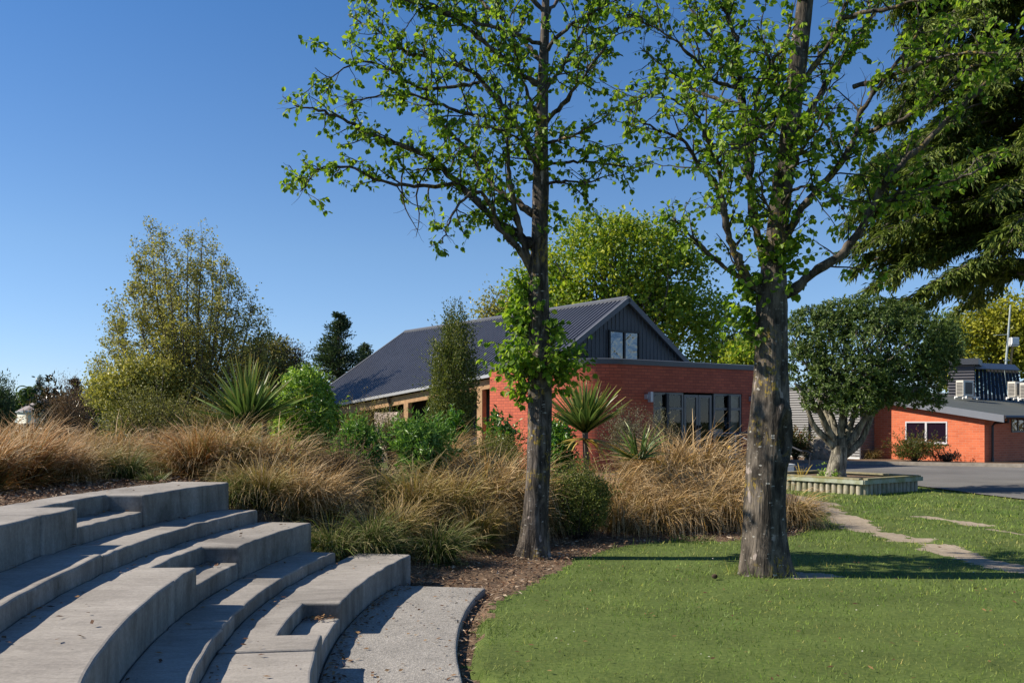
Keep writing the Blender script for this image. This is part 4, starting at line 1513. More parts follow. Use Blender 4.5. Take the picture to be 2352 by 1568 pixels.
pA_ = CN + DL * -.95 + U * .05; pB_ = CN + DL * -.10 + U * .45
mb.tube([(pA_[0], pA_[1], 1.90), (pA_[0], pA_[1], 1.74), (*(pA_ * .15 + pB_ * .85), 1.70), (pB_[0], pB_[1], 1.58), (pB_[0], pB_[1], .3), (pB_[0], pB_[1], .1)], [.05, .05, .05, .05, .05, .07], 8)
mb.build("downpipe", M['black_steel'], ob_)
# grey corrugated block
GC = np.array([15.5, 43.0])
gb = thing("corrugated_block", "grey block clad in level corrugated steel behind the round tree", "building", (GC[0], GC[1], 0))
mb = MB()
LG, HG = 4.4, 3.3
def corr_wall(mb, P, Q_, z0, z1, pitch=.115, amp=.022):
    d = (Q_ - P) / np.linalg.norm(Q_ - P)
    n_ = np.array([d[1], -d[0]])
    m = int((z1 - z0) / pitch * 8)
    V = []
    for i in range(m + 1):
        z = z0 + (z1 - z0) * i / m
        o = amp * math.sin(2 * math.pi * z / pitch)
        for p in (P, Q_):
            V.append((p[0] + n_[0] * o, p[1] + n_[1] * o, z))
    mb.add(V, [[2 * i, 2 * i + 1, 2 * i + 3, 2 * i + 2] for i in range(m)])
corr_wall(mb, GC + DL * LG, GC, 0.14, HG)
corr_wall(mb, GC, GC + U * 5, 0.14, HG)
mb.build("wall", M['corr'], gb, smooth=True)
mb = MB()
c = GC + DL * LG / 2 + U * 2.5
mb.box((c[0], c[1], HG + .04), (LG + .1, 5.1, .10), d=DL); mb.build("roof", M['clad_dark'], gb)
sj = hit_line(1861, GC, DL)
for s in (0.0, sj):
    mb = MB()
    p = GC + DL * s + np.array([-U[0], -U[1]]) * .03
    mb.box((p[0], p[1], HG / 2 + .07), (.05, .03, HG - .14), d=DL)
    mb.build("corner_trim", M['trim'], gb)
mb = MB()
c = GC + DL * LG / 2 + np.array([-U[0], -U[1]]) * .0
mb.box((c[0], c[1], .07), (LG, .14, .14), d=DL); mb.build("plinth", M['white'], gb)
mb = MB()
p = GC + DL * (sj + .02) + np.array([-U[0], -U[1]]) * .08
mb.tube([(p[0], p[1], .2), (p[0], p[1], 2.55)], .03, 6); mb.build("conduit", M['black_steel'], gb)
mb = MB()
p = GC + DL * (sj - .15) + np.array([-U[0], -U[1]]) * .16
mb.box((p[0], p[1], 2.45), (.34, .26, .13), d=DL); mb.tube([(p[0], p[1], 2.39), (p[0], p[1], 2.3)], [.13, .06], 10); mb.build("wall_light", M['white'], gb)
# upper dark corrugated block and the reflecting clerestory
yU = 48.0
pa, pb_ = at(2178, 968, yU + .6)[:2], at(2238, 968, yU)[:2]
ub = thing("roof_block", "dark corrugated roof block standing above the orange brick building", "building", (pa[0], pa[1], 0))
mb = MB()
ztop = EYE + (HOR - 836) / FPX * yU
corr_wall(mb, pa, pb_, 2.4, ztop, .15, .03)
corr_wall(mb, pb_, pb_ + np.array([.55, 1.6]), 2.4, ztop, .15, .03)
mb.build("wall", M['corr_dark'], ub, smooth=True)
mb = MB()
c = (pa + pb_) / 2 + VV * .0 + np.array([.5, .75])
dd = (pb_ - pa) / np.linalg.norm(pb_ - pa)
mb.box((c[0], c[1], ztop + .13), (np.linalg.norm(pb_ - pa) + .3, 2.2, .3), d=dd); mb.build("roof", M['clad_dark'], ub)
# clerestory: sloping row of glass between dark bars
lo0, lo1 = at(2236, 917, 47.4), at(2347, 920, 50.4)
hi0, hi1 = at(2236, 846, 49.2), at(2334, 850, 52.0)
cl = thing("clerestory", "sloping row of roof glazing reflecting trees, beside the dark roof block", "roof window", (lo0[0], lo0[1], 0))
lo = lambda f: lo0 + (lo1 - lo0) * f
hi = lambda f: hi0 + (hi1 - hi0) * f
mb = MB(); mb.add([lo(0), lo(1), hi(1), hi(0)], [[0, 1, 2, 3]]); mb.build("glazing", M['glass_roof'], cl)
for k in range(13):
    f = k / 12
    mb = MB(); a, b = lo(f), hi(f)
    strip(mb, a, b, .13, .07, (-.4, -.8, .45)); mb.build("glazing_bar", M['frame_dark'], cl)
mb = MB(); strip(mb, hi(0) - (hi1 - hi0) * .02 + np.array([0, 0, .12]), hi(1) + (hi1 - hi0) * .03 + np.array([0, 0, .12]), .42, .1, (-.4, -.8, .35)); mb.build("head_flashing", M['fascia'], cl)
mb = MB()
V = [lo(0), lo(1), lo(1) * [1, 1, 0] + [0, 0, 2.2], lo(0) * [1, 1, 0] + [0, 0, 2.2], hi(0), hi(1), hi(1) + np.array([1.0, 1.5, -2.5]), hi(0) + np.array([1.0, 1.5, -2.5])]
mb.add(V[:4], [[3, 2, 1, 0]]); mb.build("base_wall", M['clad_dark'], cl)
# air conditioners on the roof
def aircon(px, py, y, label, sc=1.0):
    p = at(px, py, y)
    z = p[2]
    t = thing("air_conditioner", label, "air conditioner", tuple(p), "air conditioners on the low roof")
    def W(x, yy, zz): return (p[0] + U[0] * x + VV[0] * yy, p[1] + U[1] * x + VV[1] * yy, z + zz)
    mb = MB(); mb.box(W(0, 0, .13 + .37 * sc), (.92, .36, .74 * sc), d=U); ca = mb.build("casing", M['ac'], t)
    mb = MB()
    for k in range(9): mb.box(W(-.463, -.0, .2 + k * .068 * sc), (.01, .30, .045 * sc), d=U)
    mb.build("side_grille", M['fan'], ca)
    mb = MB(); mb.box(W(.03, -.184, .13 + .37 * sc), (.62, .014, .56 * sc), d=U); mb.build("fan_guard", M['fan'], ca)
    mb = MB()
    for dx in (-.35, .35):
        mb.box(W(dx, 0, .095), (.06, .62, .05), d=U)
        mb.box(W(dx, -.28, .035), (.10, .05, .07), d=U)
        mb.box(W(dx, .28, .035), (.10, .05, .07), d=U)
    mb.build("stand", M['white'], t)
    mb = MB(); mb.box(W(.75, -.1, .08), (.9, .06, .05), d=U); mb.box(W(.95, -.1, .02), (.06, .05, .09), d=U); mb.build("pipe_tray", M['white'], t)
    return t
def roof_y(px):       # where a picture column meets the roof at a given t
    pass
aircon(2216, 915.5, 46.2, "ivory air conditioner in front of the dark corrugated roof block")
aircon(2334, 917.5, 47.2, "ivory air conditioner below the end of the sloping roof glazing")
aircon(2362, 921.0, 46.4, "ivory air conditioner at the edge of the photo, rightmost on the roof")
# mast with floodlight
yM = 54.0
p0, p1 = at(2309.5, 850, yM), at(2321, 700, yM)
ms = thing("antenna_mast", "thin steel mast with a floodlight rising behind the roof glazing", "mast", (p0[0], p0[1], 0))
mb = MB(); mb.tube([(p0[0], p0[1], 0), tuple(p0), tuple(p1)], [.07, .065, .045], 8); mb.build("pole", M['galv'], ms)
p2, p3 = at(2320, 850, yM), at(2326, 791, yM)
mb = MB(); mb.tube([(p2[0], p2[1], 0), tuple(p2), tuple(p3)], .06, 8); mb.build("pole", M['rustpole'], ms)
mb = MB(); c = at(2328.5, 783.5, yM); mb.box(c, (.42, .35, .42)); mb.box(c + np.array([0, -.19, .02]), (.36, .03, .3)); mb.box(c - np.array([0, 0, .26]), (.46, .2, .05)); mb.build("floodlight", M['white'], ms)
mb = MB()
mb.box(at(2315, 827, yM), (.45, .05, .05))
mb.build("bracket", M['galv'], ms)
mb = MB(); mb.tube([at(2282, 770, yM), at(2316, 768, yM)], .018, 5); mb.build("antenna_arm", M['galv'], ms)

# ---- log planter
PC = gnd(1981.4, 1136.5)
Lp, Rp = gnd(1799, 1121.5), gnd(2101.6, 1127)
dl = unit(Lp - PC); dr_ = unit(Rp - PC)
dl = unit(np.array([-dr_[1], dr_[0]]) * 1.0 + dl * 0.6)
wl, wr = 3.0, 2.35
HP = 0.385
pl = thing("log_planter", "square planter walled with upright round logs and a mossy timber cap", "planter", (PC[0], PC[1], 0))
rng = np.random.default_rng(4)
corners = [PC, PC + dr_ * wr, PC + dr_ * wr + dl * wl, PC + dl * wl]
inner = (corners[0] + corners[2]) / 2
for a, b in zip(corners, corners[1:] + corners[:1]):
    L = np.linalg.norm(b - a); d = (b - a) / L
    nL = int(L / .172)
    for k in range(nL):
        p = a + d * (k + .5) * L / nL
        r = .079 * rng.uniform(.93, 1.04)
        mb = MB()
        h1 = HP - .105 + rng.uniform(-.012, .0)
        zz = [-.1, .02, h1 - .03, h1 - .008, h1]
        mb.tube([(p[0], p[1], z) for z in zz], [r * 1.03, r, r * .99, r * .9, r * .7], 14)
        mb.build("log_post", M['log'], pl, smooth=True)
    mb = MB()
    n_ = np.array([d[1], -d[0]])
    if np.dot(n_, inner - (a + b) / 2) > 0: n_ = -n_
    c = (a + b) / 2 + n_ * .10
    mb.box((c[0], c[1], HP - .075), (L + .2, .045, .10), d=d)
    mb.build("face_board", M['face_board'], pl)
    mb = MB()
    c = (a + b) / 2 + n_ * .02
    mb.box((c[0], c[1], HP - .005), (L + .26 if k % 2 else L - .02, .22, .038), d=d)
    mb.build("cap_board", M['cap_board'], pl)
mb = MB()
ins = [inner + (c - inner) * .95 for c in corners]
mb.add([(p[0], p[1], HP - .07) for p in ins], [[0, 1, 2, 3]])
mb.build("soil", M['mulch'], pl)

# boulder beside the grey block, little white box
def rock(name, label, c, size, seed):
    bm_ = bmesh.new()
    bmesh.ops.create_icosphere(bm_, subdivisions=4, radius=1.0)
    for v in bm_.verts:
        p = v.co.copy()
        f = 1 + .35 * noise.noise(p * 1.3 + Vector((seed, 0, 0))) + .16 * noise.noise(p * 3.1 + Vector((0, seed, 0))) + .05 * noise.noise(p * 9)
        p *= f
        p.z = max(p.z, -.45)
        v.co = Vector((c[0] + p.x * size[0], c[1] + p.y * size[1], c[2] + (p.z + .4) * size[2]))
    V = [v.co[:] for v in bm_.verts]; bm_.verts.index_update()
    F_ = [[v.index for v in f.verts] for f in bm_.faces]
    bm_.free()
    return tag(build(name, V, F_, M['rock'], origin=c), label, "boulder")
p = at(1881, 1054, 42.0); rock("boulder", "weathered grey boulder at the foot of the corrugated block", (p[0], p[1], .1), (.72, .5, .72), 3.1)
p = gnd(1801, 1090.0, .1)
mb = MB(); mb.box((p[0], p[1], .25), (.5, .4, .30)); mb.box((p[0], p[1], .42), (.56, .46, .04))
tag(mb.build("meter_box", M['white'], origin=(p[0], p[1], 0)), "small white box low behind the planter, beside the thick trunk", "box")

# ---- house far away on the left
yH = 82.0
hp = at(60, 968, yH)
ho = thing("weatherboard_house", "cream weatherboard house with a hipped brown-grey roof, half hidden by shrubs", "house", (hp[0], hp[1], 0))
zE = EYE + (HOR - 943) / FPX * yH
a = at(40, 968, yH + 3.2)[:2]; b = at(61, 968, yH)[:2]; c = at(214, 968, yH + .9)[:2]
d_ = (c - b) / np.linalg.norm(c - b)
nrm_ = np.array([-d_[1], d_[0]])
Wd = np.linalg.norm(c - b)
a = b + nrm_ * 6.0 + d_ * 0.0
a = at(40, 968, yH + 4.5)[:2]
mb = MB()
def boards(mb, P, Q_, z0, z1):
    m = int((z1 - z0) / .19)
    d = unit(Q_ - P); n_ = np.array([d[1], -d[0]])
    V = []
    for i in range(m):
        for z, o in ((z0 + i * .19, .035), (z0 + i * .19 + .188, .0)):
            for p in (P, Q_): V.append((p[0] + n_[0] * o, p[1] + n_[1] * o, z))
    mb.add(V, [[2 * i, 2 * i + 1, 2 * i + 3, 2 * i + 2] for i in range(2 * m - 1)])
boards(mb, a, b, 0.3, zE); boards(mb, b, c, 0.3, zE)
boards(mb, c, c + nrm_ * 5, 0.3, zE)
mb.build("wall", M['cream'], ho)
bk_a, bk_c = a + d_ * .2, c + nrm_ * 5.0
ov = .45
ea, eb, ec, ed_ = a - d_ * ov * .6 + nrm_ * .3, b - d_ * ov * .2 - nrm_ * ov, c + d_ * ov - nrm_ * ov, bk_c + d_ * ov + nrm_ * ov
r0 = at(103, 910, yH + 3.5); r1 = at(185, 912, yH + 3.8)
mb = MB()
rng = np.random.default_rng(5)
pts4 = [(ea[0], ea[1], zE), (eb[0], eb[1], zE), (ec[0], ec[1], zE), (ed_[0], ed_[1], zE), tuple(r0), tuple(r1)]
mb.add(pts4, [[0, 1, 4], [1, 2, 5, 4], [2, 3, 5], [3, 0, 4, 5]])
hr = mb.build("roof", M['house_roof'], ho)
mb = MB(); f0, f1 = at(90, 914, yH + 3.0), at(90, 899, yH + 3.0)
mb.tube([tuple(f0 - [0, 0, .5]), tuple(f1)], .12, 8); mb.tube([tuple(f1), tuple(f1 + [0, 0, .12])], [.24, .05], 8); mb.build("flue", M['galv'], hr)
mb = MB()
for (A_, B_) in ((eb, ec), (ea, eb)):
    d2 = unit(B_ - A_); cc_ = (A_ + B_) / 2
    mb.box((cc_[0], cc_[1], zE - .06), (np.linalg.norm(B_ - A_), .1, .12), d=d2)
mb.build("gutter", M['gutter'], ho)
w0, w1 = b + d_ * (Wd * .36), b + d_ * (Wd * .46)
mb = MB()
cc_ = (w0 + w1) / 2 - nrm_ * .06
mb.box((cc_[0], cc_[1], 2.0), (np.linalg.norm(w1 - w0) + .16, .06, 1.26), d=d_); wf = mb.build("window", M['white'], ho)
mb = MB(); cc_ = cc_ - nrm_ * .035
mb.box((cc_[0], cc_[1], 2.0), (np.linalg.norm(w1 - w0), .02, 1.1), d=d_); mb.build("pane", M['glass_dark'], wf)
# garage roof to the right of the house
g0 = at(234, 968, 76)
ga = thing("garage", "low garage with a pale roof edge, right of the weatherboard house", "garage", (g0[0], g0[1], 0))
mb = MB(); mb.box((g0[0] + .4, g0[1] + 2.5, 1.0), (2.6, 5, 2.0)); mb.build("wall", M['cream'], ga)
mb = MB()
zg = EYE + (HOR - 962) / FPX * 76
V = [(g0[0] - 1.3, g0[1] - .4, zg - .18), (g0[0] + 2.2, g0[1] - .4, zg - .1), (g0[0] + 2.2, g0[1] + 5.4, zg + .35), (g0[0] - 1.3, g0[1] + 5.4, zg + .3)]
V = [(x, y, z - .1) for x, y, z in V] + V
mb.add(V, [[3, 2, 1, 0], [4, 5, 6, 7], [0, 1, 5, 4], [1, 2, 6, 5], [2, 3, 7, 6], [3, 0, 4, 7]]); mb.build("roof", M['gutter'], ga)
# dark timber fence in front of the house
fa, fb = at(-40, 968, 60)[:2], at(250, 968, 62)[:2]
fe = thing("paling_fence", "dark weathered paling fence in front of the weatherboard house", "fence", (fa[0], fa[1], 0))
mb = MB()
dF = unit(fb - fa); LF = np.linalg.norm(fb - fa)
for k in range(int(LF / .16)):
    p = fa + dF * (k * .16)
    mb.box((p[0], p[1], .82 + .02 * math.sin(k * 7.1)), (.14, .025, 1.64), d=dF)
mb.build("palings", M['dark'], fe)
#@@PART3

# ------------------------------------------------------------------ the two alders
def trunk_mesh(P, R, seg=44, seed=0, flare=0.0, lobes=5, hollow=None):
    """dense, uneven trunk surface along points P with radii R"""
    m = len(P)
    V, F = tube(P, R, seg, cap=True)
    ang = np.arange(seg) * 2 * np.pi / seg
    V = V.reshape(m, seg, 3)
    for i in range(m):
        hgt = P[i][2] - P[0][2]
        fl = flare * math.exp(-hgt / 0.16)
        for j in range(seg):
            d = V[i, j] - P[i]
            r = np.linalg.norm(d)
            u = d / r
            q = Vector((u[0] * 1.3 + seed, u[1] * 1.3, P[i][2] * 0.9))
            k = 1 + .10 * noise.noise(q) + .035 * noise.noise(Vector((u[0] * 5, u[1] * 5 + seed, P[i][2] * 3.2))) + .018 * noise.noise(Vector((u[0] * 14, u[1] * 14 + seed, P[i][2] * 9)))
            th = math.atan2(u[1], u[0])
            k += fl * (0.55 + 0.6 * math.cos(lobes * th + seed) + .3 * math.cos((lobes - 2) * th + 1.3 * seed))
            rr = r * k
            if hollow:
                hz, hth, hw, hh, dep = hollow
                dth = (th - hth + math.pi) % (2 * math.pi) - math.pi
                e2 = (dth * r / hw) ** 2 + ((P[i][2] - hz) / hh) ** 2
                rr -= dep * math.exp(-e2 ** 2)
                rr += 0.035 * math.exp(-((math.sqrt(e2) - 1.45) / .35) ** 2)
            V[i, j] = P[i] + u * rr
    return V.reshape(-1, 3), F


def limb3d(pix, Y0_, dy):
    """pixel polyline -> 3D polyline whose depth drifts from Y0_ to Y0_+dy"""
    pix = np.array(pix, float)
    L = np.concatenate([[0], np.cumsum(np.linalg.norm(np.diff(pix, axis=0), axis=1))])
    f = L / L[-1]
    return np.array([at(x, y, Y0_ + dy * (g ** 0.9)) for (x, y), g in zip(pix, f)])


class Leaves:
    def __init__(s): s.P, s.D, s.N, s.L, s.W = [], [], [], [], []
    def add(s, P, D, N, L, W):
        s.P.append(P); s.D.append(D); s.N.append(N); s.L.append(L); s.W.append(W)
    def build(s, name, mat, parent, rng, shape='round', **kw):
        P, D, N = (np.concatenate(a) for a in (s.P, s.D, s.N))
        L, W = np.concatenate(s.L), np.concatenate(s.W)
        V, F, k = leaf_mesh(P, D, N, L, W, shape, **kw)
        return build(name, V, F, mat, parent, attrs={'rnd': np.repeat(rng.random(len(P)), k)})


def wander(rng, p0, d, L, n, wob, up=0.0):
    pts = [np.array(p0)]
    d = unit(np.array(d))
    for i in range(n):
        d = unit(d + rng.normal(0, wob, 3) + [0, 0, up])
        pts.append(pts[-1] + d * L / n)
    return np.array(pts)


def leafy_twig(rng, lv, tw, p0, d, L, r, nl, size, droop=0.55, upb=0.02):
    pts = wander(rng, p0, d, L, 4, 0.22, upb)
    tw.tube(pts, np.linspace(r, r * .4, 5), 3, cap=False)
    if nl:
        t = rng.uniform(0.15, 1.0, nl) * 4
        i = np.minimum(t.astype(int), 3)
        P = pts[i] + (pts[i + 1] - pts[i]) * (t - i)[:, None]
        td = unit(pts[i + 1] - pts[i])
        D = unit(td * .5 + rdir(rng, nl) * .75 + np.array([0, 0, -droop]))
        N = unit(rdir(rng, nl) * .7 + [-.25, -.1, .8])
        s = size * rng.uniform(.65, 1.2, nl)
        lv.add(P + D * .012, D, N, s, s * rng.uniform(.7, .88, nl))


def alder(name, label, base_px, Y, trunk_pix, limbs, seed, bark, leaf_density, hollow_px=None, sprouts=(), flare=.35):
    rng = np.random.default_rng(seed)
    b = at(*base_px, Y)
    tr = thing(name, label, "tree", (b[0], b[1], 0))
    pix = np.array([(x, y) for x, y, w in trunk_pix], float)
    rad = np.array([w for _, _, w in trunk_pix]) / 2 * Y / FPX
    P = np.array([at(x, y, Y) for x, y in pix])
    P[0][2] = -.12
    Pc = catmull(P, .035)
    zz = np.array([p[2] for p in P])
    Rc = np.interp(Pc[:, 2], zz, rad)
    hol = None
    if hollow_px:
        hx, hy, hw, hh, dep = hollow_px
        hol = (at(hx, hy, Y)[2], math.radians(-90 + 34), hw * Y / FPX, hh * Y / FPX, dep)
    V, F = trunk_mesh(Pc, Rc, 48, seed * 1.7, flare, 5, hol)
    build("trunk", V, F, bark, tr, smooth=True)
    lv, tw = Leaves(), MB()
    for pl_, dy, r0, r1, dens in limbs:
        pts = limb3d(pl_, Y, dy)
        c = catmull(pts, .07)
        n = len(c)
        c[1:-1] += rng.normal(0, .010, (n - 2, 3))
        rr = np.linspace(r0, r1, n) * (1 + .12 * rng.normal(size=n))
        mb = MB(); mb.tube(c, rr, 9); mb.build("limb", bark, tr, smooth=True)
        seglen = np.linalg.norm(np.diff(c, axis=0), axis=1).sum()
        ns = int(seglen / .125 * dens) + 1
        T = unit(np.gradient(c, axis=0))
        for k in range(ns):
            f = rng.uniform(.12, 1) ** .85
            i = min(int(f * (n - 1)), n - 2)
            d = unit(T[i] * .55 + rdir(rng, 1)[0] * .85 + [0, 0, .18])
            Ls = rng.uniform(.28, .85) * (1.15 - .55 * f)
            br = wander(rng, c[i], d, Ls, 6, .16, .03)
            tw.tube(br, np.linspace(min(.012, rr[i] * .6), .004, 7), 4, cap=False)
            bare = rng.random() < .10
            nt_ = int(Ls / .06)
            for q_ in range(nt_):
                j = rng.integers(1, 7)
                dd = unit((br[j] - br[j - 1]) / np.linalg.norm(br[j] - br[j - 1]) * .6 + rdir(rng, 1)[0] * .8)
                leafy_twig(rng, lv, tw, br[j], dd, rng.uniform(.06, .2), .0032, 0 if bare else rng.poisson(leaf_density * 1.12), .068)
        # the bare end of the limb
        for q_ in range(7):
            i = rng.integers(int(n * .85), n - 1)
            leafy_twig(rng, lv, tw, c[i], unit(T[i] + rdir(rng, 1)[0] * .7), rng.uniform(.12, .34), .004, rng.poisson(1.5), .062)
    for (px, py, rx, ry, cnt, side) in sprouts:
        for k in range(cnt):
            x, y = px + rng.normal(0, rx * .45), py + rng.normal(0, ry * .45)
            p = at(x, y, Y)
            i = int(np.argmin(abs(Pc[:, 2] - p[2])))
            th = rng.uniform(-math.pi, math.pi) if side == 0 else rng.normal(side, .8)
            o = np.array([math.cos(th), math.sin(th), 0])
            s0_ = Pc[i] + o * Rc[i] * .95
            leafy_twig(rng, lv, tw, s0_, o + [0, 0, .3], rng.uniform(.15, .5) * rx / 60, .004, rng.poisson(6), .082, .7)
    tw.build("twigs", M['twig'], tr)
    lv.build("crown", M['alder_leaf'], tr, rng, 'round', fold=.16, curl=.16)
    return tr


Z2 = lambda zx, zy: (631.6 + .4028 * zx, .4028 * zy)
L_TR = [(1222, 1285, 84), (1226, 1240, 68), (1230, 1180, 59), (1236, 1090, 56), (1239, 1000, 55), (1240, 900, 56), (1240, 830, 54), (1238, 740, 51), (1237, 660, 47), (1238, 600, 41), (1240, 520, 38), (1242, 430, 37), (1243, 330, 31), (1245, 240, 27), (1248, 150, 23), (1252, 60, 19), (1256, -60, 15), (1262, -180, 9), (1268, -290, 4)]
L_LIMBS = [
    ([(1224, 630), (1199, 544), (1182, 470), (1169, 383), (1165, 310), (1160, 250)], -.5, .050, .015, 1.0),
    ([(1224, 562), (1143, 507), (1075, 443), (1038, 411), (974, 354), (873, 318), (801, 278), (732, 254), (676, 242)], -.7, .062, .008, 1.15),
    ([(1050, 425), (938, 427), (857, 411), (801, 383), (732, 389), (690, 440)], -1.0, .030, .006, 1.1),
    ([(1226, 494), (1155, 443), (1107, 399), (1075, 346), (1030, 300), (980, 262)], .9, .045, .010, 1.0),
    ([(1216, 610), (1180, 560), (1148, 525), (1127, 471), (1090, 440), (1040, 490), (1015, 560)], -.9, .045, .007, .7),
    ([(1240, 375), (1171, 262), (1127, 213), (1075, 161), (994, 137), (914, 109), (857, 64), (800, 34)], .5, .048, .007, 1.1),
    ([(1171, 275), (1075, 262), (994, 234), (930, 217), (860, 222), (790, 240)], -.9, .026, .006, 1.0),
    ([(1100, 190), (1006, 205), (954, 197), (905, 169), (849, 141), (780, 165), (745, 215)], -1.3, .024, .006, 1.1),
    ([(1240, 195), (1183, 161), (1143, 125), (1075, 68), (1018, 28), (960, -10), (900, -50)], -.8, .042, .008, 1.15),
    ([(1244, 140), (1160, 50), (1110, 8), (1050, -40)], .9, .034, .010, 1.2),
    ([(1244, 100), (1120, 60), (1000, 20), (900, -5), (830, 0)], -1.2, .030, .006, 1.1),
    ([(1245, 288), (1300, 230), (1357, 153), (1410, 80), (1450, 20)], -.6, .034, .007, .95),
    ([(1250, 378), (1337, 371), (1397, 377), (1450, 385), (1500, 370)], .6, .024, .005, .75),
    ([(1256, 424), (1300, 415), (1348, 419), (1410, 400)], -.7, .022, .005, .9),
    ([(1246, 220), (1300, 140), (1340, 70), (1370, -10)], .9, .030, .009, 1.1),
    ([(1246, 330), (1290, 320), (1340, 300), (1400, 262)], -1.1, .024, .006, .9),
    ([(1247, 120), (1310, 60), (1380, 20), (1440, -10)], -.9, .028, .007, 1.1),
    ([(1252, 40), (1330, -60), (1390, -140)], .5, .028, .008, 1.0),
    ([(1252, 30), (1150, -80), (1050, -160)], -.5, .030, .008, 1.0),
    ([(1256, -40), (1180, -140), (1100, -220)], .8, .024, .008, .9),
    ([(1242, 400), (1200, 330), (1150, 300), (1090, 290)], -1.3, .024, .006, 1.0),
    ([(1244, 300), (1215, 220), (1190, 150), (1180, 80)], -1.2, .026, .008, 1.0),
]
yL = L_BASE[1]
alder("alder_tree", "slender alder with spring leaves growing in the mulch, nearer the concrete seats", (1228, 1280), yL, L_TR, L_LIMBS, 7, M['bark_a'], 3.6,
      sprouts=[(1215, 845, 90, 60, 230, 0), (1205, 740, 60, 45, 90, 2.6), (1200, 660, 40, 35, 34, 2.8), (1275, 760, 40, 60, 16, 0.2), (1190, 900, 50, 30, 20, 2.9), (1240, 380, 50, 120, 40, 0)])

R_TR = [(1757, 1324, 128), (1756, 1290, 112), (1757, 1230, 98), (1759, 1150, 93), (1764, 1060, 93), (1768, 990, 94), (1770, 930, 86), (1771, 850, 78), (1772, 770, 74), (1773, 700, 74), (1775, 655, 68), (1779, 600, 54), (1786, 520, 48), (1794, 443, 46), (1806, 360, 44), (1818, 270, 43), (1830, 170, 42), (1840, 80, 40), (1850, 0, 37), (1860, -90, 30), (1870, -220, 20), (1880, -360, 8)]
R_LIMBS = [
    ([(1790, 690), (1830, 660), (1866, 628), (1939, 576), (1995, 491), (2040, 411), (2120, 330), (2201, 250), (2290, 170)], -.7, .060, .018, .75),
    ([(1795, 560), (1826, 503), (1874, 435), (1919, 391), (1955, 330), (1975, 270), (2010, 210), (2080, 120), (2120, 60)], -.5, .050, .012, 1.0),
    ([(1970, 308), (2060, 278), (2120, 246), (2201, 177), (2280, 130)], -1.2, .026, .008, 1.0),
    ([(1815, 330), (1878, 225), (1911, 173), (1959, 109), (1985, 60), (2010, -20)], .7, .048, .014, 1.0),
    ([(1838, 190), (1870, 150), (1900, 110), (1935, 32), (1955, -30)], .3, .040, .014, 1.0),
    ([(1960, 200), (2080, 161), (2140, 137), (2220, 121), (2300, 126)], -1.4, .030, .008, 1.0),
    ([(1762, 690), (1735, 660), (1709, 628), (1673, 536), (1653, 443), (1609, 383), (1564, 322), (1508, 298), (1465, 276)], -.8, .058, .008, 1.05),
    ([(1735, 650), (1685, 628), (1637, 592), (1585, 540), (1545, 500)], -.3, .036, .008, .8),
    ([(1768, 660), (1746, 564), (1725, 443), (1713, 282), (1697, 161), (1690, 90), (1660, 0), (1640, -80)], .5, .055, .018, 1.1),
    ([(1655, 440), (1653, 387), (1625, 330), (1613, 290), (1590, 240)], -1.2, .028, .008, 1.0),
    ([(1715, 290), (1690, 190), (1657, 121), (1617, 64), (1568, -10)], .8, .034, .010, 1.1),
    ([(1690, 200), (1637, 181), (1597, 133), (1548, 93), (1528, 76), (1465, 45)], -.8, .026, .006, .95),
    ([(1724, 400), (1733, 250), (1770, 149), (1802, 105), (1820, 40)], -.8, .034, .012, 1.0),
    ([(1640, 340), (1588, 262), (1516, 217), (1440, 242)], -1.0, .022, .005, 1.0),
    ([(1700, 240), (1600, 210), (1520, 150), (1470, 110)], .9, .024, .006, 1.0),
    ([(1825, 240), (1760, 300), (1700, 340), (1640, 330)], -1.5, .026, .006, 1.1),
    ([(1800, 420), (1850, 330), (1880, 300), (1900, 260)], -1.4, .028, .008, 1.3),
    ([(1985, 500), (2060, 450), (2140, 430), (2230, 400), (2300, 360)], -.9, .026, .007, .8),
    ([(1850, 10), (1780, -80), (1700, -150)], -.6, .035, .01, 1.0),
    ([(1855, -40), (1950, -130), (2060, -200)], -.6, .035, .01, 1.0),
    ([(1935, 40), (2040, 20), (2140, -10), (2240, -20)], -.9, .028, .008, 1.1),
    ([(1780, 600), (1800, 540), (1760, 470), (1740, 400)], -1.0, .026, .008, 1.1),
    ([(1790, 480), (1830, 430), (1890, 440), (1940, 480)], -1.1, .022, .006, .7),
    ([(1820, 300), (1790, 200), (1760, 120), (1740, 60)], -1.3, .026, .008, 1.1),
]
yR = R_BASE[1]
alder("alder_tree", "thick trunked alder with a hollow in its bark, rising from the lawn", (1757, 1318), yR, R_TR, R_LIMBS, 12, M['bark_b'], 3.3,
      hollow_px=(1790, 1000, 15, 44, .10), sprouts=[(1730, 745, 60, 70, 55, 2.7), (1745, 660, 50, 40, 25, 2.9), (1795, 590, 45, 45, 40, -1.2), (1795, 330, 60, 130, 30, 0), (1850, 660, 50, 40, 12, 0)], flare=.22)

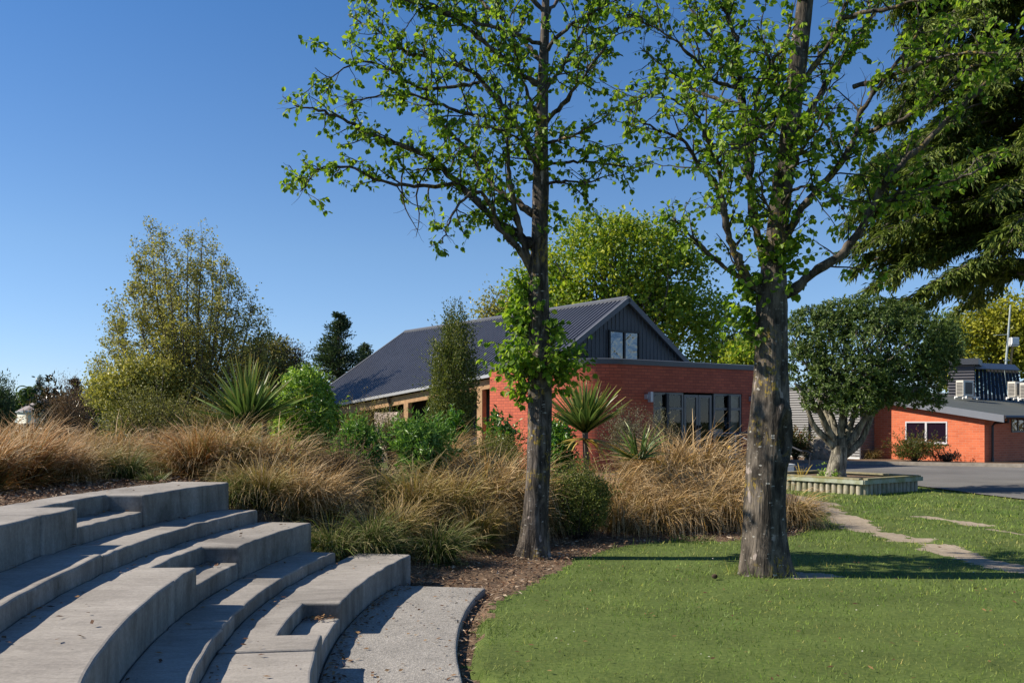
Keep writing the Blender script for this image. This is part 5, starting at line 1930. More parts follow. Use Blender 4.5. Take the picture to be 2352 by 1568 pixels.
# ------------------------------------------------------------------ grasses and shrubs of the bed
def blade_arrays(rng, n, rb, L, W, th0, th1, droop, segs=5, az_bias=None, zsq=1.0, power=1.5, nbunch=0):
    az = rng.uniform(0, 2 * np.pi, n)
    if az_bias is not None:
        k = rng.random(n) < az_bias[1]
        az = np.where(k, rng.normal(az_bias[0], .9, n), az)
    rad = rb * np.sqrt(rng.random(n))
    bunch = rng.integers(0, nbunch, n) if nbunch else None
    if nbunch:      # blades gather in locks that lean together
        ba = rng.uniform(0, 2 * np.pi, nbunch)
        loose = rng.random(n) < .3
        az = np.where(loose, az, ba[bunch] + rng.normal(0, .30, n))
    aa = az + rng.normal(0, .5, n)
    P = np.stack([rad * np.cos(aa), rad * np.sin(aa), np.zeros(n)], -1)
    Ls = L * rng.uniform(.55, 1.12, n)
    t0 = rng.uniform(th0, th1, n)
    if nbunch:
        bt = rng.uniform(th0, th1, nbunch)
        t0 = np.where(loose, t0, np.abs(bt[bunch] + rng.normal(0, .10, n)))
        Ls = Ls * np.where(loose, 1, rng.uniform(.75, 1.12, nbunch)[bunch])
    dr = droop * rng.uniform(.3, 1.4, n)
    tw = rng.normal(0, .35, n)
    roll = rng.uniform(-1.1, 1.1, n)
    S_ = np.linspace(0, 1, segs + 1)
    pts = [P]
    for i in range(segs):
        s = (S_[i] + S_[i + 1]) / 2
        th = np.minimum(t0 + dr * s ** power, 2.9)
        a2 = az + tw * s
        step = np.stack([np.sin(th) * np.cos(a2), np.sin(th) * np.sin(a2), np.cos(th) * zsq], -1) * (Ls / segs)[:, None]
        pts.append(pts[-1] + step)
    pts = np.stack(pts, 1)                                  # n, segs+1, 3
    hs = np.stack([-np.sin(az), np.cos(az), np.zeros(n)], -1)
    up = np.stack([-np.cos(az) * .6, -np.sin(az) * .6, np.full(n, .8)], -1)
    side = hs * np.cos(roll)[:, None] + up * np.sin(roll)[:, None]
    wp = np.array([.75, 1.0, .95, .75, .5, .12])[: segs + 1] if segs == 5 else np.interp(S_, [0, .3, .8, 1], [.75, 1, .8, .08])
    Ws = W * rng.uniform(.7, 1.25, n)
    off = side[:, None, :] * (Ws[:, None] * wp[None, :] / 2)[..., None]
    V = np.stack([pts - off, pts + off], 2)                 # n, segs+1, 2, 3
    b = (np.arange(n) * (segs + 1) * 2)[:, None] + (np.arange(segs) * 2)[None, :]
    F = np.stack([b, b + 1, b + 3, b + 2], -1).reshape(-1, 4)
    along = np.broadcast_to(S_[None, :, None], (n, segs + 1, 2)).ravel()
    rnd = np.repeat(rng.random(n), (segs + 1) * 2)
    return V.reshape(-1, 3), F, along, rnd


TUS = {}
def tussock_mesh(kind, var):
    key = (kind, var)
    if key in TUS: return TUS[key]
    rng = np.random.default_rng(hash(kind) % 1000 if False else sum(map(ord, kind)) * 7 + var)
    par = dict(rust=(900, .17, 1.28, .0135, .02, .6, 1.5), gold=(950, .20, 1.36, .0135, .04, .8, 2.1), mixed=(900, .18, 1.30, .0125, .03, .8, 1.9), green=(900, .16, 1.2, .0115, .05, 1.0, 2.0),
               weep=(1050, .22, 1.45, .0135, .1, .95, 2.8))[kind]
    n, rb, L, W, t0, t1, dr = par
    V, F, al, rn = blade_arrays(rng, n, rb, L, W, t0, t1, dr, 5, az_bias=(-.35, .2), nbunch=22, power=2.3)
    V2, F2, al2, rn2 = blade_arrays(rng, n // 3, rb * 1.1, L * .6, W * .9, .6, 1.5, 1.2, 5)      # thatch near the ground
    mat = M[{'weep': 'gold'}.get(kind, kind)]
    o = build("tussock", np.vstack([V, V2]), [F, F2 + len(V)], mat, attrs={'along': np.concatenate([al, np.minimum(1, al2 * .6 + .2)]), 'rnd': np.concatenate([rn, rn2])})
    me = o.data
    bpy.data.objects.remove(o)
    TUS[key] = me
    return me


TUSSOCKS = [
    # px, depth, size, kind, variant, label
    (-40, 9.6, 0.64, 'rust', 0, "rust brown tussock cut by the photo's left edge, nearest to the top seat"),
    (48, 10.4, 0.67, 'rust', 1, "rust brown tussock at the far left, behind the top concrete seat"),
    (120, 10.9, 0.58, 'rust', 0, "rusty tussock with orange stems below the dry shrub"),
    (168, 11.2, 0.48, 'gold', 0, "straw tussock with ragged drooping stems beside bare mulch on the left"),
    (226, 11.8, 0.53, 'mixed', 0, "bronze tussock above the bare mulch strip, left of a small green one"),
    (292, 11.9, 0.52, 'green', 0, "small green tussock with pale tips behind the far end of the top seat"),
    (-10, 12.0, 0.69, 'gold', 1, "straw tussock under the dark conifer at the left edge"),
    (80, 12.6, 0.70, 'rust', 1, "tall rusty tussock in front of the weatherboard house"),
    (170, 12.9, 0.64, 'gold', 2, "straw tussock at the foot of the dry brown shrub"),
    (262, 13.2, 0.64, 'gold', 0, "straw tussock in front of the large wiry bush's left side"),
    (345, 13.3, 0.60, 'rust', 0, "rusty tussock below the large wiry bush"),
    (395, 12.6, 0.58, 'gold', 1, "drooping straw tussock directly above the top seat's far end"),
    (450, 12.5, 0.69, 'rust', 1, "copper tussock rising behind the end of the top seat"),
    (512, 12.7, 0.81, 'mixed', 1, "tallest bronze tussock, with upright stems under the left cabbage tree"),
    (575, 12.8, 0.76, 'gold', 2, "straw tussock below the left cabbage tree's fan"),
    (640, 12.9, 0.74, 'gold', 0, "pale straw tussock in front of the round lime green bush"),
    (545, 11.35, 0.46, 'green', 1, "grey green tussock standing against the end of the upper step"),
    (600, 11.5, 0.63, 'mixed', 0, "bronze tussock behind the end of the middle seat"),
    (668, 11.7, 0.65, 'gold', 1, "straw tussock with orange base, above the middle seat's end"),
    (722, 11.9, 0.70, 'gold', 2, "light straw tussock between the middle seat and the brown twiggy bush"),
    (765, 11.0, 0.58, 'green', 0, "dark green tussock right of the middle seat's end"),
    (850, 11.25, 0.60, 'green', 1, "dark green tussock behind the end of the lowest seat"),
    (905, 11.9, 0.64, 'mixed', 1, "green and bronze tussock up the slope behind the lowest seat"),
    (1000, 11.8, 0.64, 'green', 2, "big green fountain tussock overhanging the mulch, left of the slender alder"),
    (1095, 12.9, 0.63, 'mixed', 1, "shaded bronze tussock hanging low just left of the slender alder"),
    (1172, 13.9, 0.66, 'weep', 1, "straw tussock drooping against the slender alder's trunk"),
    (870, 13.3, 0.78, 'green', 2, "olive green tussock in front of the left hebe"),
    (950, 13.1, 0.84, 'mixed', 0, "bronze green tussock below the right hebe"),
    (1030, 13.4, 0.93, 'mixed', 1, "orange bronze tussock in the middle of the bank"),
    (1110, 14.0, 0.99, 'gold', 1, "golden tussock below the olive wiry bush, left of the slender alder"),
    (1180, 14.5, 0.93, 'gold', 2, "golden tussock behind the slender alder's trunk"),
    (1010, 15.6, 0.84, 'gold', 2, "pale straw tussock between the right hebe and the narrow dark shrub"),
    (1275, 14.6, 0.41, 'weep', 1, "low straw tussock peeping out right of the slender alder's foot"),
    (1425, 15.1, 0.72, 'weep', 0, "weeping straw tussock beside the dense green shrub, low by the lawn"),
    (1505, 15.3, 0.78, 'weep', 1, "weeping straw tussock hanging over the mulch, centre of the right-hand mass"),
    (1590, 15.5, 0.81, 'weep', 0, "weeping straw tussock low by the lawn, two left of the thick alder"),
    (1672, 15.7, 0.78, 'weep', 1, "weeping straw tussock low by the lawn, next to the thick alder"),
    (1400, 15.9, 0.81, 'gold', 0, "straw tussock at the foot of the right cabbage tree"),
    (1475, 16.1, 0.85, 'weep', 0, "straw tussock before the flax with the dark hollow beneath it"),
    (1555, 16.5, 0.91, 'weep', 1, "straw tussock near the top of the right-hand mass"),
    (1625, 16.4, 0.95, 'gold', 1, "upright straw tussock with green base below the glazed doors"),
    (1690, 16.9, 0.93, 'gold', 2, "straw tussock leaning behind the thick alder's trunk"),
    (1528, 18.3, 1.11, 'gold', 1, "straw tussock at the back, below the left sidelight of the doors"),
    (1600, 18.6, 1.18, 'gold', 0, "highest straw tussock, in front of the glazed doors"),
    (1668, 18.6, 0.95, 'gold', 2, "straw tussock under the deck handrail"),
    (1812, 16.2, 0.68, 'weep', 1, "straw tussock drooping right of the thick alder's trunk"),
    (2000, 43.2, 0.62, 'mixed', 1, "low tussock at the dark recess between block and orange brick"),
]
rng = np.random.default_rng(8)
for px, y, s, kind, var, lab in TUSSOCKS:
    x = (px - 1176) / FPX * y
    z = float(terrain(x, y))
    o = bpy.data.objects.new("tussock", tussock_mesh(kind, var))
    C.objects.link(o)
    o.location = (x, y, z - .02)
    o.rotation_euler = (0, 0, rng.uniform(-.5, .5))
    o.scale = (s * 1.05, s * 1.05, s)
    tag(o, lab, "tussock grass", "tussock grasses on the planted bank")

# small weeds and tufts
def tuft(name, label, cat, px, y, n, rb, L, W, kind, z=None, **kw):
    rg = np.random.default_rng(int(px * 3 + y * 10))
    x = (px - 1176) / FPX * y
    z = float(terrain(x, y)) - .01 if z is None else z
    args = dict(th0=.05, th1=1.0, droop=1.2); args.update(kw)
    V, F, al, rn = blade_arrays(rg, n, rb, L, W, args['th0'], args['th1'], args['droop'], 5)
    return tag(build(name, V + [x, y, z], [F], M[kind], attrs={'along': al, 'rnd': rn}, origin=(x, y, z)), label, cat)
tuft("grass_tuft", "small grass tuft on the mulch edge behind the top seat", "grass", 352, 11.4, 160, .12, .22, .007, 'green')
tuft("grass_tuft", "low yellowing tuft at the edge of the lawn, left of the thick alder", "grass", 1590, 14.2, 160, .3, .14, .007, 'green')


def ellipsoid_leaves(rng, n, c, r, lump, seed, inner=.55, zmin=-.9):
    """leaf positions and outward normals in a lumpy ellipsoid"""
    if n > 200 and inner < 2:
        k = 7
        Ps, Ds = [], []
        for i in range(k):
            o_ = rdir(rng, 1)[0] * rng.uniform(.35, .62) if i else np.zeros(3)
            q_ = rng.uniform(.38, .62) if i else .78
            p_, d_ = ellipsoid_leaves(rng, int(n * (.34 if i == 0 else .11)), c + o_ * r, r * q_, lump, seed + 3.7 * i, inner + 2)
            Ps.append(p_); Ds.append(d_)
        P_, D_ = np.vstack(Ps), np.vstack(Ds)
        ok_ = P_[:, 2] > c[2] - r[2]
        return P_[ok_], D_[ok_]
    inner = inner - 2 if inner >= 2 else inner
    d = rdir(rng, int(n * 1.3))
    d = d[d[:, 2] > zmin][:n]
    f = np.array([1 + lump * noise.noise(Vector(v * 1.9 + seed)) + lump * .6 * noise.noise(Vector(v * 4.3 + seed)) for v in d])
    rad = f * (inner + (1 - inner) * rng.random(len(d)) ** .5)
    return c + d * rad[:, None] * r, d


def shrub(name, label, cat, px, y, z0, z1, wpx, n, L, W, mat, seed, shape='diamond', lump=.3, twigs=60, inner=.45, up=.35, group=None, ry=None, rosette=0, stem='twig', zc=None, topl=0, lobes=True):
    """px: column of its middle; z0,z1 bottom and top in metres; wpx: width in picture units"""
    rg = np.random.default_rng(seed)
    x = (px - 1176) / FPX * y
    t = thing(name, label, cat, (x, y, z0), group)
    rx = wpx / 2 * y / FPX
    rz = (z1 - z0) / 2
    c = np.array([x, y, (z0 + z1) / 2])
    r = np.array([rx, ry or rx, rz])
    if rosette:
        P0, d = ellipsoid_leaves(rg, n // rosette, c, r, lump, seed, inner + (0 if lobes else 2))
        P = np.repeat(P0, rosette, 0)
        ax = unit(np.repeat(d, rosette, 0) + [0, 0, up])
        D = unit(ax * rg.uniform(.15, .8, (len(P), 1)) + rdir(rg, len(P)) * .9)
        P = P + D * L * .1
        N = unit(ax + rdir(rg, len(P)) * .3)
    else:
        P, d = ellipsoid_leaves(rg, n, c, r, lump, seed, inner + (0 if lobes else 2))
        D = unit(d * .5 + rdir(rg, len(P)) * .8 + [0, 0, up])
        N = unit(d * .7 + rdir(rg, len(P)) * .7 + [0, 0, .2])
    if topl:      # loose shoots standing out of the outline
        k = topl
        dd = rdir(rg, k); dd[:, 2] = abs(dd[:, 2]); dd = unit(dd)
        base = c + dd * r * .9
        Ps, Ds, Ns = [], [], []
        for b_, d_ in zip(base, dd):
            q_ = rg.integers(5, 10)
            ln = rg.uniform(.1, .26) * (rz + rx)
            tt = np.linspace(0, 1, q_)[:, None]
            sd = unit(d_ + rdir(rg, 1)[0] * .5 + [0, 0, .4])
            Ps.append(b_ + tt * sd * ln + rg.normal(0, .01, (q_, 3))); Ds.append(unit(sd + rdir(rg, q_) * .8)); Ns.append(rdir(rg, q_))
        P, D, N = np.vstack([P] + Ps), np.vstack([D] + Ds), np.vstack([N] + Ns)
    s = L * rg.uniform(.6, 1.25, len(P))
    V, F, k = leaf_mesh(P, D, N, s, s * W / L, shape)
    f = build("foliage", V, F, mat, t, attrs={'rnd': np.repeat(rg.random(len(P)), k)})
    mb = MB()
    b0 = np.array([x, y, z0 - .05])
    for i in range(twigs):
        e = P[rg.integers(len(P))]
        m_ = (b0 + e) / 2 + rg.normal(0, .06 * rx, 3) + [0, 0, .12 * rz]
        mb.tube([b0 + rg.normal(0, .05, 3) * [1, 1, 0], m_, e], [.014 if twigs < 80 else .008, .007, .003], 4, cap=False)
    mb.build("stems", M[stem], t)
    return t


Zp = lambda py, y: EYE + (HOR - py) / FPX * y
G_W = "wiry shrubs on the bank"
shrub("wiry_shrub", "large wiry olive brown bush on the bank, left of the cabbage tree", "shrub", 362, 14.6, 1.0, Zp(888, 14.6), 255, 15000, .034, .019, M['wiry_olive'], 31, lump=.28, inner=.35, twigs=160, group=G_W, topl=120)
shrub("wiry_shrub", "wiry brown bush behind the left cabbage tree", "shrub", 458, 16.2, 1.0, Zp(903, 16.2), 150, 9000, .032, .016, M['wiry'], 32, lump=.3, twigs=100, group=G_W, topl=80)
shrub("wiry_shrub", "brown twiggy bush between straw tussocks and the left hebe", "shrub", 788, 13.2, .62, Zp(1008, 13.2), 165, 11000, .026, .012, M['dry'], 33, lump=.3, inner=.2, twigs=220, group=G_W, topl=130)
shrub("wiry_shrub", "tan wiry bush below the eave of the barn roof, right of the lime bush", "shrub", 832, 18.0, .9, Zp(918, 18.0), 135, 9000, .034, .017, M['wiry'], 34, lump=.3, twigs=110, group=G_W, topl=110)
shrub("wiry_shrub", "olive wiry bush behind the two hebes", "shrub", 905, 17.0, .8, Zp(938, 17.0), 110, 7000, .032, .016, M['wiry_olive'], 35, lump=.3, twigs=90, group=G_W, topl=70)
shrub("wiry_shrub", "rounded olive wiry bush just left of the slender alder's trunk", "shrub", 1148, 15.8, .5, Zp(972, 15.8), 185, 13000, .030, .015, M['wiry_olive'], 36, lump=.25, twigs=100, group=G_W, topl=70)
shrub("dense_shrub", "dense small leaved green shrub right of the slender alder, reaching the mulch", "shrub", 1325, 14.3, -.1, Zp(1058, 14.3), 178, 17000, .030, .020, M['dense'], 37, lump=.22, inner=.5, twigs=80, topl=60)
shrub("grey_shrub", "grey green twiggy shrub right of the right cabbage tree", "shrub", 1440, 19.6, .5, Zp(938, 19.6), 110, 8000, .036, .016, M['wiry_grey'], 38, lump=.35, inner=.2, twigs=160, topl=160)
shrub("grey_shrub", "small grey twiggy shrub in front of the left sidelight", "shrub", 1516, 20.5, .5, Zp(946, 20.5), 70, 4200, .036, .016, M['wiry_grey'], 39, lump=.35, inner=.2, twigs=120, topl=140)
shrub("rounded_shrub", "rounded lime green glossy bush in front of the barn roof", "shrub", 703, 16.4, .9, Zp(846, 16.4), 146, 11000, .075, .034, M['lime'], 40, lump=.26, lobes=False, inner=.6, twigs=40, rosette=6, topl=26)
shrub("hebe_shrub", "left of two hebes with narrow bright green leaves", "shrub", 826, 14.5, .8, Zp(962, 14.5), 120, 4200, .098, .021, M['hebe'], 41, lump=.35, inner=.5, twigs=40, rosette=8, up=.7, topl=26, group="hebes on the bank")
shrub("hebe_shrub", "right of two hebes, with a forked pale stem in front", "shrub", 966, 14.3, .75, Zp(950, 14.3), 152, 6000, .098, .021, M['hebe'], 42, lump=.35, inner=.5, twigs=46, rosette=8, up=.7, topl=30, group="hebes on the bank")
shrub("glossy_shrub", "glossy broad leaved shrub at the foot of the narrow dark shrub", "shrub", 1040, 18.6, .6, Zp(935, 18.6), 92, 2700, .10, .05, M['glossy'], 43, 'round', .3, 24, .4, rosette=5, topl=10)
shrub("glossy_shrub", "glossy broad leaved shrub before the red brick wall, left of the slender alder", "shrub", 1150, 20.5, .5, Zp(944, 20.5), 92, 2600, .11, .055, M['glossy'], 44, 'round', .35, 24, .4, rosette=5, topl=10)
shrub("glossy_shrub", "dark glossy shrub directly right of the slender alder's trunk", "shrub", 1284, 17.4, .2, Zp(928, 17.4), 80, 6000, .075, .035, M['glossy'], 45, 'round', .25, 30, .5, rosette=5, ry=.5)
shrub("narrow_shrub", "tall narrow dark shrub standing before the barn roof", "shrub", 1040, 22.5, .3, Zp(715, 22.5), 108, 26000, .058, .028, M['dense'], 46, lump=.34, lobes=False, inner=.3, twigs=60, topl=160, up=.8)
shrub("dry_shrub", "dry brown leafless looking shrub in front of the house", "shrub", 150, 21.0, .9, Zp(872, 21.0), 106, 12000, .05, .012, M['dry'], 47, lump=.3, inner=.1, twigs=260, topl=160)
shrub("magnolia_shrub", "dark glossy magnolia showing left of the dry shrub", "shrub", 118, 24.5, .8, Zp(872, 24.5), 80, 1500, .15, .06, M['magnolia'], 48, 'round', .5, 24, .4, rosette=5, topl=8)
shrub("magnolia_shrub", "dark leaved bush low at the right of the dry shrub", "shrub", 196, 24.0, .8, Zp(925, 24.0), 62, 1500, .14, .055, M['magnolia'], 49, 'round', .5, 24, .4, rosette=5)
shrub("dark_conifer_shrub", "dark conifer at the photo's left edge", "tree", -14, 26.0, .4, Zp(862, 26.0), 108, 11000, .075, .028, M['dark_conifer'], 50, lump=.35, inner=.5, twigs=40, topl=60)
shrub("roadside_shrub", "green and red shrub under the window of the orange brick building", "shrub", 2102, 40.2, .1, Zp(1000, 40.2), 132, 4200, .11, .04, M['red_tip'], 51, lump=.45, inner=.3, twigs=60, topl=60, up=.8)
shrub("roadside_shrub", "red tipped shrub in front of the corrugated block, beside the boulder", "shrub", 1828, 41.4, .1, Zp(986, 41.4), 74, 3000, .10, .045, M['red_tip'], 52, lump=.45, inner=.3, twigs=50, topl=60, up=.6)
shrub("roadside_shrub", "small dry dark red shrub beside the shrub under the window", "shrub", 2176, 40.0, .1, Zp(1040, 40.0), 56, 700, .09, .035, M['bronze_conifer'], 53, lump=.5, inner=.2, twigs=50, topl=24)
# strap leaves low on the left
tuft("strap_plant", "bright green strap leaves at the left foot of the large wiry bush", "plant", 226, 14.0, 60, .2, .55, .03, 'flax', th0=.05, th1=.8, droop=1.0)


def cabbage(name, label, px, py, y, zbase, n, L, W, seed, dead=0, stemr=.06, tilt=1.35):
    rg = np.random.default_rng(seed)
    h = at(px, py, y)
    t = thing(name, label, "cabbage tree", (h[0], h[1], zbase))
    V, F, al, rn = blade_arrays(rg, n, .05, L, W, .03, tilt, .22, 5, power=2.0)
    build("leaves", V + h, [F], M['flax'], t, attrs={'along': al, 'rnd': rn})
    if dead:
        V, F, al, rn = blade_arrays(rg, dead, .06, L * .75, W * 1.1, 1.4, 2.1, .8, 5)
        build("dead_leaves", V + h - [0, 0, .12], [F], M['flax_dead'], t, attrs={'along': al, 'rnd': rn})
    mb = MB(); mb.tube([(h[0], h[1], zbase - .1), (h[0] + .02, h[1], (zbase + h[2]) / 2), tuple(h)], [stemr * 1.15, stemr, stemr], 9); mb.build("stem", M['bark_far'], t)
    return t
cabbage("cabbage_tree", "cabbage tree with a big fan of green sword leaves, left, above straw tussocks", 568, 973, 15.4, 1.0, 230, 1.06, .050, 61, 8)
cabbage("cabbage_tree", "smaller cabbage tree with yellow dead leaves, right of the slender alder", 1344, 992, 16.6, .45, 230, .95, .050, 62, 26, .05, 1.1)
rg = np.random.default_rng(63)
x = (1466 - 1176) / FPX * 17.2
z = Zp(1048, 17.2)
V, F, al, rn = blade_arrays(rg, 60, .1, .75, .035, .1, 1.35, .6, 5)
t = thing("flax_plant", "flax with spreading sword leaves among straw tussocks, below the grey shrub", "flax", (x, 17.2, z - .3))
build("leaves", V + [x, 17.2, z - .05], [F], M['flax'], t, attrs={'along': al, 'rnd': rn})
V, F, al, rn = blade_arrays(rg, 12, .1, .7, .04, 1.0, 1.7, .6, 5)
build("dead_leaves", V + [x, 17.2, z - .05], [F], M['flax_dead'], t, attrs={'along': al, 'rnd': rn})
# pale stem of the hebe is part of it; little plants inside the planter
pc_ = inner + (corners[3] - corners[0]) * .28 - dr_ * .55
for k, (ox, oy, s, lab) in enumerate(((-.55, -.35, .26, "small bright green seedling in the planter, left of the round tree's trunk"), (-.25, -.42, .14, "tiny seedling in the planter beside the round tree's trunk"))):
    p = inner + np.array([ox, oy])
    rgk = np.random.default_rng(70 + k)
    nL = int(60 * s / .2)
    D = unit(rdir(rgk, nL) + [0, 0, .6])
    P = np.array([p[0], p[1], HP - .06]) + rgk.normal(0, s * .22, (nL, 3)) * [1, 1, 0] + np.abs(rgk.normal(0, s * .5, (nL, 1))) * [0, 0, 1]
    V, F, kk = leaf_mesh(P, D, unit(rdir(rgk, nL) + [0, 0, 1]), .07, .045, 'round')
    t = thing("seedling", lab, "plant", (p[0], p[1], HP - .07), "seedlings in the planter")
    build("leaves", V, F, M['lime'], t, attrs={'rnd': np.repeat(rgk.random(nL), kk)})
    mb = MB(); mb.tube([(p[0], p[1], HP - .07), (p[0], p[1], HP - .06 + s)], .008, 5); mb.build("stem", M['twig'], t)
p = inner + np.array([-1.05, -.3])
tuft("iris_plant", "yellow green sword leaves in the planter's left end", "plant", 1176 + p[0] / p[1] * FPX, p[1], 16, .08, .38, .03, 'flax_dead', z=HP - .07, th0=.05, th1=.6, droop=.5)

# ------------------------------------------------------------------ trees
def crown_leaves(rg, lv, blobs, Y, nclump, per, L, W, sig, up=.25, zsq=1.0, surf=.55):
    """blobs: (px, py, ddepth, rx px, rz px). Clumps of leaves near the surface of each blob; returns clump centres"""
    cs = []
    tot = sum(b[3] * b[4] for b in blobs)
    for px, py, dd, rx, rz in blobs:
        y = Y + dd
        c = at(px, py, y)
        r = np.array([rx, (rx + rz) / 2, rz]) * y / FPX
        k = max(4, int(nclump * rx * rz / tot))
        d = rdir(rg, k)
        rad = surf + (1 - surf) * rg.random(k) ** .6
        P = c + d * rad[:, None] * r
        cs.append(P)
        m = rg.poisson(per, k) + 1
        Q = np.repeat(P, m, 0)
        dd_ = np.repeat(d, m, 0)
        n = len(Q)
        Q = Q + rg.normal(0, sig, (n, 3)) * [1, 1, .7 * zsq]
        D = unit(dd_ * .5 + rdir(rg, n) * .8 + [0, 0, up])
        N = unit(dd_ * .6 + rdir(rg, n) * .6 + [0, 0, .35])
        s = L * rg.uniform(.6, 1.25, n)
        lv.add(Q, D, N, s, s * W / L)
    return np.concatenate(cs)


def tree(name, label, base_px, Y, blobs, nclump, per, L, W, sig, mat, seed, bark='bark_far', trunk_r=.2, fork_py=None, shape='diamond', nbranch=60, group=None, cat="tree", surf=.5, zb=0.0, stems=1, up=.25):
    rg = np.random.default_rng(seed)
    b = at(base_px, HOR, Y)
    t = thing(name, label, cat, (b[0], b[1], zb), group)
    lv = Leaves()
    cs = crown_leaves(rg, lv, blobs, Y, nclump, per, L, W, sig, up, surf=surf)
    lv.build("crown", mat, t, rg, shape)
    fk = at(base_px, fork_py if fork_py else blobs[0][1] + blobs[0][4] * .8, Y)
    mb = MB()
    pts = catmull([(b[0], b[1], zb - .1), (b[0] + trunk_r * .3, b[1], (zb + fk[2]) / 2), fk, (fk + cs.mean(0)) / 2, cs.mean(0) + [0, 0, .3]], .25)
    mb.tube(pts, np.interp(np.linspace(0, 1, len(pts)), [0, .08, .5, 1], [trunk_r * 1.35, trunk_r, trunk_r * .75, trunk_r * .2]), 10)
    mb.build("trunk", M[bark], t, smooth=True)
    mb = MB()
    for i in range(nbranch):
        e = cs[rg.integers(len(cs))]
        f = rg.uniform(.35, .9)
        s0_ = pts[int(f * (len(pts) - 1))]
        if s0_[2] > e[2]: s0_ = fk
        m_ = s0_ * .45 + e * .55 + rg.normal(0, .08 * np.linalg.norm(e - s0_), 3) + [0, 0, .08 * np.linalg.norm(e - s0_)]
        c_ = catmull([s0_, m_, e], np.linalg.norm(e - s0_) / 6 + .01)
        mb.tube(c_, np.linspace(trunk_r * .34, trunk_r * .05, len(c_)), 5, cap=False)
    mb.build("branches", M[bark], t, smooth=True)
    return t


# big tree behind the barn
tree("plane_tree", "big bright green round tree behind the barn", 1425, 62, [(1420, 640, 0, 170, 130), (1330, 600, -2, 85, 80), (1385, 555, -1, 80, 62), (1485, 570, -1, 75, 62), (1250, 690, -1, 70, 70), (1545, 640, 0, 70, 70), (1590, 720, -1, 75, 60), (1640, 730, 0, 45, 40), (1480, 720, -2, 110, 70), (1340, 720, -2, 110, 70), (1560, 790, -1, 90, 45), (1215, 660, 0, 35, 45)],
     430, 60, .27, .20, .52, M['plane_leaf'], 81, trunk_r=.45, fork_py=850, nbranch=120, surf=.72)
tree("sparse_tree", "thinly leaved brownish tree showing left of the big round tree", 1135, 66, [(1140, 710, 0, 45, 40), (1115, 725, 0, 25, 30), (1165, 690, 1, 30, 40)], 220, 7, .22, .13, .45, M['olive_leaf'], 82, trunk_r=.22, fork_py=840, nbranch=60, surf=.2)
tree("sparse_tree", "thin feathery tree seen through the gap left of the thick alder", 1665, 64, [(1668, 800, 0, 60, 45), (1640, 820, 0, 40, 30), (1700, 780, 1, 30, 35)], 330, 7, .22, .13, .45, M['far_green'], 83, trunk_r=.2, fork_py=860, nbranch=70, surf=.2)
tree("small_green_tree", "bright green low tree behind the brick parapet, at the thick alder's left", 1715, 55, [(1718, 818, 0, 40, 34), (1700, 835, 0, 30, 22), (1745, 800, 1, 30, 30)], 260, 14, .22, .15, .35, M['plane_leaf'], 84, trunk_r=.15, fork_py=870, nbranch=20)
tree("yellow_tree", "yellow green leafy tree behind the antenna mast", 2290, 68, [(2270, 790, 0, 110, 90), (2210, 810, -1, 55, 70), (2330, 760, 0, 80, 80), (2380, 800, 0, 70, 80), (2250, 740, 0, 60, 45), (2190, 850, -1, 40, 40)], 900, 16, .30, .2, .5, M['gold_leaf'], 85, trunk_r=.4, fork_py=900, nbranch=40, surf=.55)
tree("small_green_tree", "mid green tree between the round tree and the yellow green tree", 2188, 60, [(2175, 800, 0, 40, 60), (2165, 760, 0, 30, 40)], 260, 12, .2, .13, .35, M['far_green'], 86, trunk_r=.2, fork_py=900, nbranch=20)

# multi-stemmed tree on the left
def multistem(name, label, base, Y, tips, seed, mat):
    rg = np.random.default_rng(seed)
    b = at(*base, Y); b[2] = 0
    t = thing(name, label, "tree", tuple(b))
    lv, tw, mb = Leaves(), MB(), MB()
    for (tx, ty, dd) in tips:
        e = at(tx, ty, Y + dd)
        h = e[2]
        st_ = b + [rg.normal(0, .25), rg.normal(0, .25), 0]
        k = rg.uniform(.5, .72)
        c1 = st_ + (e - st_) * [.35, .35, .28] + rg.normal(0, .1, 3)
        c2 = st_ + (e - st_) * [.78, .78, .62] + rg.normal(0, .12, 3)
        c = catmull([st_, c1, c2, e], .18)
        n = len(c)
        m2 = MB(); m2.tube(c, np.linspace(.10, .010, n), 7); m2.build("stem", M['bark_far'], t, smooth=True)
        T = unit(np.gradient(c, axis=0))
        for q_ in range(int(n * 1.9)):
            f = rg.uniform(.22, 1.0)
            i = min(int(f * (n - 1)), n - 1)
            L_ = rg.uniform(.5, 1.8) * (1.15 - .7 * f)
            br = wander(rg, c[i], unit(T[i] * .45 + rdir(rg, 1)[0] * .95 + [0, 0, .35]), L_, 5, .14, .10)
            tw.tube(br, np.linspace(.016 * (1.2 - f), .005, 6), 3, cap=False)
            for _ in range(rg.poisson(3)):
                j = rg.integers(2, 6)
                sub = wander(rg, br[j], unit(br[j] - br[j - 1] + rdir(rg, 1)[0] * .6 + [0, 0, .3]), rg.uniform(.2, .5), 3, .15, .1)
                tw.tube(sub, [.006, .005, .004, .003], 3, cap=False)
                nl = rg.poisson(6.0)
                if nl:
                    P = sub[rg.integers(0, 4, nl)] + rg.normal(0, .09, (nl, 3))
                    s = .118 * rg.uniform(.6, 1.2, nl)
                    lv.add(P, unit(rdir(rg, nl) + [0, 0, .2]), unit(rdir(rg, nl) + [-.2, -.3, .4]), s, s * .72)
    tw.build("twigs", M['bark_far'], t)
    lv.build("crown", mat, t, rg, 'diamond')
    return t
